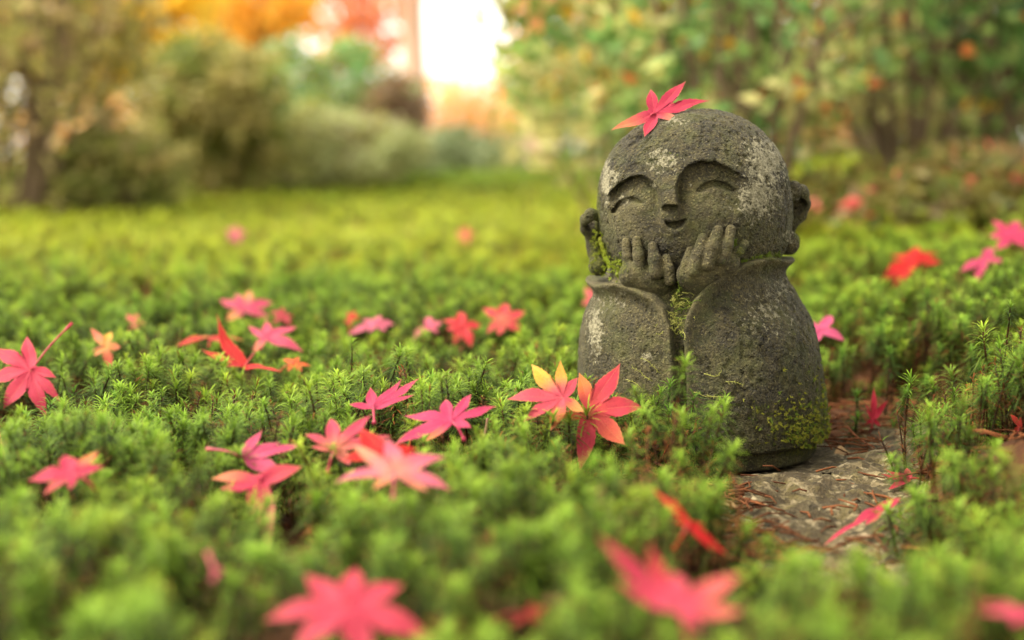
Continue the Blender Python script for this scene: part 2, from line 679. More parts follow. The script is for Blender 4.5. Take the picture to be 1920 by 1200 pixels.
def head_base(X, Y, Z):
    x, y, z = X - HC[0], Y - HC[1], Z - HC[2]
    c, s = math.cos(ROLL), math.sin(ROLL)
    x, z = c * x + s * z, -s * x + c * z
    rz = np.where(z > 0, 45.5, 42.0)
    nn = np.where(z > 0, 2.15, 2.6)
    q = np.sqrt((x / 46.2) ** 2 + (y / 44.0) ** 2)
    return ((q ** nn + np.abs(z / rz) ** nn) ** (1 / nn) - 1) * 44.0


def hit(px, py, fn, off=0.0):
    """first point on a statue surface along the pixel's ray (mm)"""
    o = (CAMP - STAT) * 1000.0
    d = ray(px, py)
    d = d / np.linalg.norm(d)
    t = 540.0
    for _ in range(160):
        p = o + d * t
        v = float(fn(*p)) - off
        if v < 0.02:
            break
        t += max(0.05, 0.6 * v)
        if t > 760:
            break
    return o + d * t


def H2(pts):
    return np.array([hit(px, py, head_base)[[0, 2]] for px, py in pts])


BROW_L = H2([(1138, 366), (1147, 356), (1162, 342), (1183, 330), (1203, 327), (1219, 336), (1231, 352), (1238, 368), (1242, 386)])
BROW_R = H2([(1271, 382), (1269, 366), (1268, 348), (1274, 327), (1290, 309), (1313, 300), (1340, 302), (1367, 313), (1394, 331)])
EYE_L = H2([(1152, 397), (1160, 387), (1171, 379), (1187, 375), (1204, 381)])
EYE_R = H2([(1312, 358), (1326, 349), (1343, 345), (1362, 349), (1379, 358)])
M_TOP = H2([(1244, 414), (1256, 416), (1268, 415), (1280, 412), (1291, 408)])
M_BOT = H2([(1244, 414), (1253, 427), (1267, 433), (1280, 427), (1291, 408)])
NOSE_T = H2([(1250, 330)])[0]
NOSE_B = H2([(1256, 386)])[0]


def interp_fn(P, x):
    o = np.argsort(P[:, 0])
    return np.interp(x, P[o, 0], P[o, 1])


def head_disp(x, z):
    """carved relief of the face, mm, as seen from the front"""
    D = np.zeros(np.broadcast(x, z).shape)
    nl = np.interp(-z, -BROW_L[5:, 1], BROW_L[5:, 0])      # nose edges by height
    nr = np.interp(-z, -BROW_R[:4, 1][::-1][::-1], BROW_R[:4, 0]) if False else np.interp(z, BROW_R[:4, 1], BROW_R[:4, 0])
    # left socket
    zl = interp_fn(BROW_L[:7], x)
    t = zl - z
    inl = sstep(-0.2, 1.3, t) * sstep(-0.2, 1.4, nl - x) * (1 - sstep(7, 20, t)) * sstep(BROW_L[0, 0] - 1.0, BROW_L[0, 0] + 5, x)
    zr = interp_fn(BROW_R[2:], x)
    t2 = zr - z
    inr = sstep(-0.2, 1.5, t2) * sstep(-0.2, 1.6, x - nr) * (1 - sstep(9, 24, t2)) * sstep(BROW_R[-1, 0] + 1.5, BROW_R[-1, 0] - 6, x)
    D = D - 2.8 * inl - 3.4 * inr
    # raised rim over the brows
    dl = seg_dist(x, z, BROW_L[:7])
    dr = seg_dist(x, z, BROW_R[2:])
    D = D + 0.7 * np.exp(-(dl / 2.2) ** 2) * (t < 0.5) + 0.8 * np.exp(-(dr / 2.4) ** 2) * (t2 < 0.5)
    # nose
    w = (z - NOSE_B[1]) / (NOSE_T[1] - NOSE_B[1])
    ins = sstep(-0.4, 0.8, x - nl) * sstep(-0.4, 0.8, nr - x)
    nose = ins * sstep(-0.02, 0.05, w) * (1 - sstep(0.1, 1.25, w)) * 4.6
    D = D + nose
    D = D - 2.4 * ins * sstep(-0.30, -0.10, w) * (1 - sstep(-0.05, 0.03, w))      # hollow under the nose
    side_l = np.exp(-((nl - x - 1.2) / 1.6) ** 2) + np.exp(-((x - nr - 1.2) / 1.6) ** 2)
    D = D - 1.3 * side_l * sstep(-0.02, 0.2, w) * (1 - sstep(0.6, 1.1, w))
    # mouth
    zt = interp_fn(M_TOP, x)
    zb = interp_fn(M_BOT, x)
    inm = sstep(-0.1, 0.7, zt - z) * sstep(-0.2, 1.6, z - zb) * (x > M_TOP[0, 0]) * (x < M_TOP[-1, 0])
    D = D - 3.8 * inm
    D = D + 0.55 * np.exp(-(seg_dist(x, z, M_BOT - np.array([0, 1.0])) / 1.4) ** 2) * (z < zb + 0.3)
    # eyes: curved slits with a lid above and a swelling below
    for E, wd in ((EYE_L, 1.15), (EYE_R, 1.25)):
        de = seg_dist(x, z, E)
        ze = interp_fn(E, x)
        span = (E[-1, 0] - E[0, 0])
        u = np.clip((x - E[0, 0]) / span, 0, 1)
        tap = np.sqrt(np.clip(4 * u * (1 - u), 0.02, 1))
        D = D - 2.3 * np.exp(-(de / (wd * (0.55 + 0.6 * tap))) ** 4)
        D = D + 0.9 * np.exp(-(seg_dist(x, z, E - np.array([0, 3.0])) / 2.2) ** 2)
        D = D + 0.5 * np.exp(-(seg_dist(x, z, E + np.array([0, 2.6])) / 1.6) ** 2)
    return D


def head_sdf(X, Y, Z):
    d = head_base(X, Y, Z)
    x2, z2 = np.broadcast_arrays(X[:, :, 0] + 0 * Z[:, 0, :], Z[:, 0, :] + 0 * X[:, :, 0])
    D = head_disp(x2, z2)[:, None, :]
    front = sstep(-6, -16, Y)
    return (d - D * front) * 0.9


# robe --------------------------------------------------------------------
PR_Z = np.array([-6, 0, 3, 5.5, 8, 14, 30, 45, 56, 64, 70, 75, 80, 86, 92, 100])
PR_R = np.array([53, 54, 55, 58.5, 60.6, 60.8, 60.0, 58.6, 56.8, 54.2, 51.5, 48.8, 46.6, 45.2, 45.0, 45.0])


def robe_R(z):
    return np.interp(z, PR_Z, PR_R)


def robe_cx(z):
    return -6.2 * np.clip(z / 80.0, 0, 1.1) ** 2


def robe_base(X, Y, Z):
    r = np.hypot(X - robe_cx(Z), (Y + 0.0) * 1.04)
    return r - robe_R(Z)


def SZ(pts):
    out = []
    for px, py in pts:
        p = hit(px, py, lambda x, y, z: robe_base(x, y, z) - 2.0)
        th = math.atan2(p[0] - float(robe_cx(p[2])), -p[1])
        out.append((50 * th, p[2]))
    return out


HEM_R = SZ([(1283, 775), (1282, 720), (1281, 670), (1281, 622), (1286, 592), (1300, 562), (1325, 533), (1360, 509), (1400, 491), (1440, 481)])
HEM_R += [(50 * 1.15, 92.0), (50 * 1.6, 92.5), (50 * math.pi, 88.0)]
HEM_L = SZ([(1264, 775), (1263, 720), (1263, 670), (1260, 615), (1247, 578), (1225, 553), (1195, 538), (1160, 529)])
HEM_L += [(-50 * 1.25, 80.5), (-50 * 1.7, 82.0), (-50 * math.pi, 88.0)]
S_MID = 0.5 * (HEM_R[2][0] + HEM_L[2][0])
V_Z = 58.0


def robe_sdf(X, Y, Z):
    cx = robe_cx(Z)
    x = X - cx
    th = np.arctan2(x, -Y)
    s = 50 * th
    r = np.hypot(x, Y * 1.04)
    hr, hl = np.array(HEM_R), np.array(HEM_L)
    # hem height as a function of s on each side
    upR, upL = hr[3:], hl[3:][::-1]
    zh = np.where(s > S_MID, np.interp(s, upR[:, 0], upR[:, 1], left=upR[0, 1] - 4), np.interp(s, upL[:, 0], upL[:, 1], right=upL[-1, 1] - 4))
    near = np.where(s > S_MID, seg_dist(s, Z, HEM_R), seg_dist(s, Z, HEM_L))
    above = (Z > zh) & (Z > 40)
    sg = np.where(above, near, -near)
    upper = sstep(48, 72, Z)
    bulge = (1.5 + 3.8 * upper) * np.exp(-(near / (3.0 + 1.2 * upper)) ** 2)
    bulge = bulge - 1.0 * upper * np.exp(-((near - 8.5) / 4.0) ** 2)
    slit = 6.0 * np.exp(-(np.abs(s - S_MID) / 2.1) ** 4) * (Z < V_Z + 8)
    R_ = robe_R(Z) + bulge - slit
    lump = 0.8 * np.sin(s * 0.09 + 1.0) * np.sin(Z * 0.07 + s * 0.03)
    d = (r - R_ - lump) * 0.92
    d = smax(d, sg + 0.3, 1.6)
    core = np.maximum(r - (robe_R(Z) - 7.0), Z - 97.0)
    d = smin(d, core, 2.5)
    d = smax(d, -(Z - 6.0), 3.5)
    return d


def plinth_sdf(X, Y, Z):
    r = np.hypot(X, Y * 1.04)
    rr_ = 55.2 + 1.2 * np.sin(np.arctan2(X, -Y) * 3 + 1) * 0.5
    return smax(r - rr_ - np.clip(Z, -6, 9) * 0.12, np.maximum(Z - 12.0, -2.6 - Z), 2.5)


def front_pt(px, py, lift):
    p = hit(px, py, head_base)
    n = np.array([p[0] - HC[0], p[1] - HC[1], 0])
    n /= np.linalg.norm(n)
    return p + n * lift


def palm_pt(px, py, y):
    return LOC(px, py, y)


def hand_sdf(fingers, palm, wrist):
    def fn(X, Y, Z):
        d = None
        for a, b_, ra, rb in palm:
            q = capsule(X, Y, Z, a, b_, ra, rb)
            d = q if d is None else smin(d, q, 5.0)
        for a, m_, t_, r0, r1 in fingers:
            q = smin(capsule(X, Y, Z, a, m_, r0, r0 * 0.97), capsule(X, Y, Z, m_, t_, r0 * 0.97, r1), 0.8)
            d = smin(d, q, 1.0)
        return d
    return fn


def mid(a, b_, lift):
    m_ = 0.5 * (np.array(a) + np.array(b_))
    m_[1] -= lift
    return m_


def fingers_from(lst):
    out = []
    for (b0, b1), (t0, t1), r0, r1, lb, lt in lst:
        tip = front_pt(t0, t1, lt)
        base = LOC(b0 + (b0 - t0) * .25, b1 + 13, tip[1] - lb * .8)
        out.append((base, mid(base, tip, 0.8), tip, r0, r1))
    return out


FING_L = fingers_from([((1178, 498), (1176, 454), 2.70, 2.12, 2.0, 0.6), ((1199, 495), (1196, 450), 2.79, 2.04, 2.2, 0.7),
                       ((1230, 498), (1225, 461), 3.15, 2.29, 2.2, 0.8), ((1255, 512), (1250, 483), 2.70, 2.04, 2.0, 0.6)])
FING_R = fingers_from([((1284, 502), (1294, 469), 2.43, 1.95, 2.0, 0.5), ((1304, 494), (1317, 446), 3.06, 2.29, 2.6, 0.9),
                       ((1330, 482), (1345, 432), 3.33, 2.46, 2.8, 1.0), ((1357, 474), (1369, 430), 3.06, 2.29, 2.8, 1.0),
                       ((1374, 474), (1394, 457), 2.61, 2.04, 2.4, 0.8)])
yl = np.mean([f[0][1] for f in FING_L])
yr_ = np.mean([f[0][1] for f in FING_R])
PALM_L = [(LOC(1185, 515, yl + 4.4), LOC(1245, 524, yl + 4.4), 6.2, 5.8), (LOC(1215, 525, yl + 7), LOC(1235, 560, yl + 11), 7.5, 7.0)]
PALM_R = [(LOC(1293, 516, yr_ + 4.4), LOC(1362, 492, yr_ + 4.8), 6.0, 6.2), (LOC(1315, 514, yr_ + 7), LOC(1305, 560, yr_ + 11), 7.5, 7.0)]


def ear_sdf(side):
    if side > 0:
        A = [LOC(1474, 372, -4), LOC(1488, 355, -6), LOC(1503, 360, -4), LOC(1509, 382, 0), LOC(1500, 405, 2), LOC(1486, 418, 2)]
        rad = [4.0, 3.8, 3.3, 3.0, 3.0, 3.4]
        lobe, lr = LOC(1477, 455, -5), 6.0
        neck = (LOC(1484, 418, 4), LOC(1478, 448, 2), 2.6, 2.6)
        cav, cr = LOC(1494, 385, -2.5), 4.6
        plate = (LOC(1470, 385, 4), LOC(1488, 385, 5), 5.5, 4.6)
    else:
        A = [LOC(1124, 405, -4), LOC(1108, 402, -6), LOC(1099, 412, -5), LOC(1098, 430, -2), LOC(1108, 446, 0)]
        rad = [2.8, 2.8, 2.6, 2.5, 2.5]
        lobe, lr = LOC(1121, 500, -6), 4.6
        neck = (LOC(1108, 446, 0), LOC(1118, 490, -2), 3.2, 3.6)
        plate = (LOC(1122, 425, 2), LOC(1106, 425, 3), 5.0, 3.6)
        cav, cr = LOC(1108, 424, -4), 3.0

    def fn(X, Y, Z):
        d = capsule(X, Y, Z, *plate)
        for k in range(len(A) - 1):
            d = smin(d, capsule(X, Y, Z, A[k], A[k + 1], rad[k], rad[k + 1]), 1.2)
        d = smax(d, cr - np.sqrt((X - cav[0]) ** 2 + (Y - cav[1]) ** 2 + (Z - cav[2]) ** 2), 1.0)
        d = smin(d, capsule(X, Y, Z, *neck), 1.5)
        d = smin(d, np.sqrt((X - lobe[0]) ** 2 + (Y - lobe[1]) ** 2 + (Z - lobe[2]) ** 2) - lr, 1.5)
        return d
    pts = np.array(A + [lobe, plate[0]])
    return fn, pts.min(0) - 9, pts.max(0) + 9


LICHEN = [(1432, 310, 40, 50, 1.0), (1422, 368, 38, 42, 1.1), (1455, 290, 22, 50, .8), (1243, 300, 30, 26, .75), (1262, 225, 26, 10, .8), (1137, 342, 9, 42, 1.1), (1147, 330, 20, 14, .8),
          (1116, 620, 13, 46, 1.0), (1170, 374, 10, 9, .9), (1490, 362, 16, 12, .6), (1480, 445, 16, 14, .55), (1212, 669, 8, 7, .9), (1462, 540, 30, 20, .5), (1440, 590, 60, 40, .45), (1226, 348, 5, 5, 1.0), (1296, 348, 3, 3, 1.0), (1150, 560, 35, 30, .35)]
MOSS = [(1548, 790, 24, 85, 1.0), (1490, 800, 75, 60, .55), (1425, 770, 40, 30, .5), (1528, 700, 25, 60, .55), (1119, 390, 7, 90, 1.0), (1122, 480, 22, 40, 1.0), (1160, 500, 18, 18, 1.0), (1372, 492, 45, 8, .45),
        (1270, 560, 16, 40, .8), (1268, 640, 12, 60, .5), (1392, 470, 14, 12, .8), (1340, 440, 6, 20, .35), (1375, 440, 6, 20, .3), (1450, 480, 40, 9, .9), (1445, 400, 50, 50, .33), (1470, 600, 60, 60, .33), (1260, 290, 25, 20, .4),
        (1300, 770, 60, 40, .45), (1350, 700, 60, 60, .25), (1500, 440, 14, 18, .7), (1180, 690, 60, 40, .3), (1200, 760, 70, 40, .8), (1493, 848, 60, 12, .6)]


def blob_mask(px, py, lst):
    m_ = np.zeros(len(px))
    for cx, cy_, rx, ry, a in lst:
        q = ((px - cx) / rx) ** 2 + ((py - cy_) / ry) ** 2
        m_ = np.maximum(m_, a * np.exp(-q * 0.9))
    return m_


def stone_part(name, fn, lo, hi, h, parent, rough_fn=None, parent_loc=STAT):
    P, Q = sdf_mesh(fn, lo, hi, h)
    # smooth once, then weather the surface
    n = np.zeros_like(P)
    fn_ = np.cross(P[Q[:, 2]] - P[Q[:, 0]], P[Q[:, 3]] - P[Q[:, 1]])
    for k in range(4):
        np.add.at(n, Q[:, k], fn_)
    n /= np.linalg.norm(n, axis=1)[:, None] + 1e-9
    rough = rough_fn(P) if rough_fn else np.full(len(P), 0.55)
    amp = np.maximum(0.05, 1.1 * rough - 0.1)
    disp = (0.4 + 0.5 * rough) * (fbm(P / 9.0, 2, 41) - 0.5) + 1.1 * amp * (fbm(P / 2.6, 2, 44) - 0.5)
    pits = sstep(0.68, 0.80, vnoise(P / 2.1, 47)) * rough * 0.7
    P = P + n * (disp - pits)[:, None]
    W_ = P / 1000.0 + STAT
    px, py, _ = project(W_)
    att = {'rough': rough, 'lichen': blob_mask(px, py, LICHEN), 'moss': blob_mask(px, py, MOSS)}
    return mesh_obj(name, P / 1000.0, Q, M_stone, parent, attrs=att)


def head_rough(P):
    px, py, _ = project(P / 1000.0 + STAT)
    r = np.full(len(P), 1.0)
    face = np.exp(-(((px - 1262) / 118) ** 2 + ((py - 388) / 72) ** 2) ** 2)
    return np.clip(r - 0.85 * face, 0.12, 1)


def robe_rough(P):
    th = np.arctan2(P[:, 0] - robe_cx(P[:, 2]), -P[:, 1])
    s = 50 * th
    near = np.where(s > S_MID, seg_dist(s, P[:, 2], HEM_R), seg_dist(s, P[:, 2], HEM_L))
    return np.clip(0.15 + 0.85 * sstep(2.5, 7.5, near), 0, 1) * np.where(s > S_MID, 1.0, 0.75)


statue = empty('stone_statue', tuple(STAT), 'small mossy stone statue of a smiling child resting its cheeks on its hands', 'statue')
head = stone_part('head', head_sdf, (-58, -54, 70), (46, 46, 168), 0.62, statue, head_rough)
for sd_ in (1, -1):
    fn, lo, hi = ear_sdf(sd_)
    stone_part('ear', fn, lo, hi, 0.6, head)
robe = stone_part('robe', robe_sdf, (-68, -66, 0), (68, 66, 100), 0.8, statue, robe_rough)
stone_part('plinth', plinth_sdf, (-62, -60, -5), (62, 60, 15), 0.9, statue)
for fg, pm in ((FING_L, PALM_L), (FING_R, PALM_R)):
    allp = np.array([q for f in fg for q in f[:3]] + [q for p_ in pm for q in p_[:2]])
    stone_part('hand', hand_sdf(fg, pm, None), allp.min(0) - 10, allp.max(0) + 10, 0.5, statue, lambda P: np.full(len(P), 0.18))

# ---------------------------------------------------------------- maple leaves
PINK, ROSE, RED, ORANGE, YELLOW = (.62, .060, .115), (.70, .105, .17), (.60, .018, .016), (.72, .17, .03), (.78, .46, .06)
LEAF_POLYS = []


def catmull(P, n):
    P = np.asarray(P, float)
    Q = np.vstack([2 * P[0] - P[1], P, 2 * P[-1] - P[-2]])
    out = []
    for i in range(1, len(Q) - 2):
        for t in np.linspace(0, 1, n, endpoint=False):
            p0, p1, p2, p3 = Q[i - 1], Q[i], Q[i + 1], Q[i + 2]
            out.append(0.5 * (2 * p1 + (p2 - p0) * t + (2 * p0 - 5 * p1 + 4 * p2 - p3) * t * t + (3 * p1 - p0 - 3 * p2 + p3) * t ** 3))
    out.append(P[-1])
    return np.array(out)


def maple_leaf(label, center, tips, tilt=35, roll=0, y=None, col=PINK, col2=None, tipcols=None, stem=None, stem_len=0.009, droop=0.16, lift=0.003, wide=1.0, clear=True, group=None, room=1.0):
    """center and tips are pixels; the leaf lies on its own tilted plane that rests on the moss at the centre"""
    d = ray(*center)
    if y is None:
        t = 0.2
        for _ in range(4000):
            p = CAMP + d * t
            if p[2] < float(moss_top(p[0], p[1])) + lift:
                break
            t += 0.002
        C = p
    else:
        C = at(center[0], center[1], y)
    a, b_ = R(tilt), R(roll)
    nrm = np.array([math.sin(b_), -math.sin(a) * math.cos(b_), math.cos(a) * math.cos(b_)])
    nrm /= np.linalg.norm(nrm)
    T = []
    for q in tips:
        dq = ray(*q)
        k = ((C - CAMP) @ nrm) / (dq @ nrm)
        T.append(CAMP + dq * k - C)
    T = np.array(T)
    L = np.linalg.norm(T, axis=1)
    Lmax = max(0.012, min(np.median(L) * 1.9, 0.048))
    T = T * np.minimum(1, Lmax / L)[:, None]
    L = np.linalg.norm(T, axis=1)
    u = T[np.argmax(L)] / L.max()
    v = np.cross(nrm, u)
    ang = np.arctan2(T @ v, T @ u)
    order = np.argsort(ang)
    ang, L, T = ang[order], L[order], T[order]
    tcs = [None] * len(tips) if tipcols is None else [tipcols[k] if k < len(tipcols) else None for k in range(len(tips))]
    tcs = [tcs[k] for k in order]
    n = len(T)
    med = np.median(L)
    # polar outline: for each lobe, from the notch to the tip and back
    TH, RR, LB, AX, UU = [], [], [], [], []
    NS = 15
    rs = random.Random(hash(label) & 0xffff if False else sum(map(ord, label)))
    for k in range(n):
        a0 = ang[k - 1] - (2 * math.pi if k == 0 else 0)
        a1 = ang[k]
        a2 = ang[(k + 1) % n] + (2 * math.pi if k == n - 1 else 0)
        gapl, gapr = (a1 - a0) > 1.5, (a2 - a1) > 1.5
        prevL, nextL = L[k - 1], L[(k + 1) % n]
        nl = (0.2 if gapl else 0.35) * min(0.5 * (prevL + L[k]), 1.2 * min(L[k], prevL))
        nr_ = (0.2 if gapr else 0.35) * min(0.5 * (nextL + L[k]), 1.2 * min(L[k], nextL))
        lwb = 0.75 if gapl else min(0.60, 0.5 * (a1 - a0))
        rwb = 0.75 if gapr else min(0.60, 0.5 * (a2 - a1))
        for side in (-1, 1):
            us = np.linspace(0, 1, NS)
            if side == 1:
                us = us[::-1]
            for j, q in enumerate(us):
                if side == 1 and j == 0:
                    continue
                r0 = nl if side < 0 else nr_
                hw = lwb if side < 0 else rwb
                r = r0 + (L[k] - r0) * q
                half = max(math.tan(min(hw, 0.8)) * r0, 0.10 * L[k] * (q > 0)) * (1 + (1.04 * wide - 1) * min(1, 3 * q)) * (1 - q) ** 1.38 * (1 + 2.2 * q)
                half = min(half, 0.31 * L[k])
                th = math.atan2(half, r)
                if 0 < q < 1:
                    th += (0.022 if j % 2 else -0.016) * (1 - q)
                th = min(th, hw * 0.985) if q > 0 else hw * (0.999 if (0.5 * (a1 - a0) <= 0.60 and side < 0) or (0.5 * (a2 - a1) <= 0.60 and side > 0) else 1.0)
                if q == 1:
                    th = 0
                TH.append(a1 + side * th)
                RR.append(r)
                LB.append(k)
                AX.append(1.0 if q == 1 else 0.0)
                UU.append(q)
    TH, RR = np.array(TH), np.array(RR)
    m = len(TH)
    rings = [0.12, 0.3, 0.5, 0.7, 0.86, 1.0]
    V, vein, edge, cols = [np.zeros(3)], [1.0], [0.0], [np.array(col2 if col2 is not None else col)]
    ph = rs.random() * 6
    for g in rings:
        for i in range(m):
            r = RR[i] * g
            k = LB[i]
            dth = abs(TH[i] - ang[k])
            q = r / L.max()
            zz = -droop * L.max() * q * q * (0.5 + 1.0 * math.sin(1.5 * TH[i] + ph) ** 2) + 0.13 * r * dth + 0.02 * L.max() * math.sin(9 * q + 2 * TH[i] + ph)
            V.append(r * (math.cos(TH[i]) * u + math.sin(TH[i]) * v) + zz * nrm)
            vein.append(AX[i])
            edge.append(g)
            base = np.array(col)
            c2 = np.array(col2 if col2 is not None else col)
            w = math.exp(-(r / L.max() / 0.3) ** 2)
            c = base * (1 - w) + c2 * w
            if tcs[k] is not None:
                s = float(sstep(0.15, 0.7, r / L[k]))
                c = c * (1 - s) + np.array(tcs[k]) * s
            cols.append(c * (0.93 + 0.14 * rs.random()))
    F = [(0, 1 + i, 1 + (i + 1) % m) for i in range(m)]
    for g in range(len(rings) - 1):
        o = 1 + g * m
        F += [(o + i, o + m + i, o + m + (i + 1) % m, o + (i + 1) % m) for i in range(m)]
    root = empty('maple_leaf', tuple(C), label, 'leaf', group)
    mesh_obj('blade', np.array(V), F, M_maple, root, colors=np.array(cols), attrs={'vein': vein, 'edge': edge})
    # stalk: opposite to the mean lobe direction unless its far end is given
    if stem is not None:
        dq = ray(*stem)
        kk = ((C - CAMP) @ nrm) / (dq @ nrm)
        E_ = CAMP + dq * min(kk, 1.35 * np.linalg.norm(C - CAMP) / np.linalg.norm(dq)) - C
        if np.linalg.norm(E_) > 0.05:
            E_ *= 0.05 / np.linalg.norm(E_)
    else:
        mdir = -T.sum(0)
        if np.linalg.norm(mdir) < 1e-4:
            mdir = -u
        E_ = mdir / np.linalg.norm(mdir) * stem_len - nrm * stem_len * 0.45
    mb = MB()
    pts = catmull([np.zeros(3), E_ * 0.5 + nrm * 0.0015, E_], 5)
    rad = np.linspace(0.00055, 0.00045, len(pts))
    rad[-2:] = 0.0009
    mb.tube(pts, rad, 6, np.array(col) * np.array([.75, .5, .5]))
    mb.build('stalk', M_stalk, root)
    if clear:
        ppx, ppy, dep = project(np.array(V) + C)
        ring = np.arange(len(V) - m, len(V))
        LEAF_POLYS.append((np.column_stack([ppx[ring], ppy[ring]]), float(np.linalg.norm(C - CAMP)), C.copy(), nrm.copy(), room))
    return root


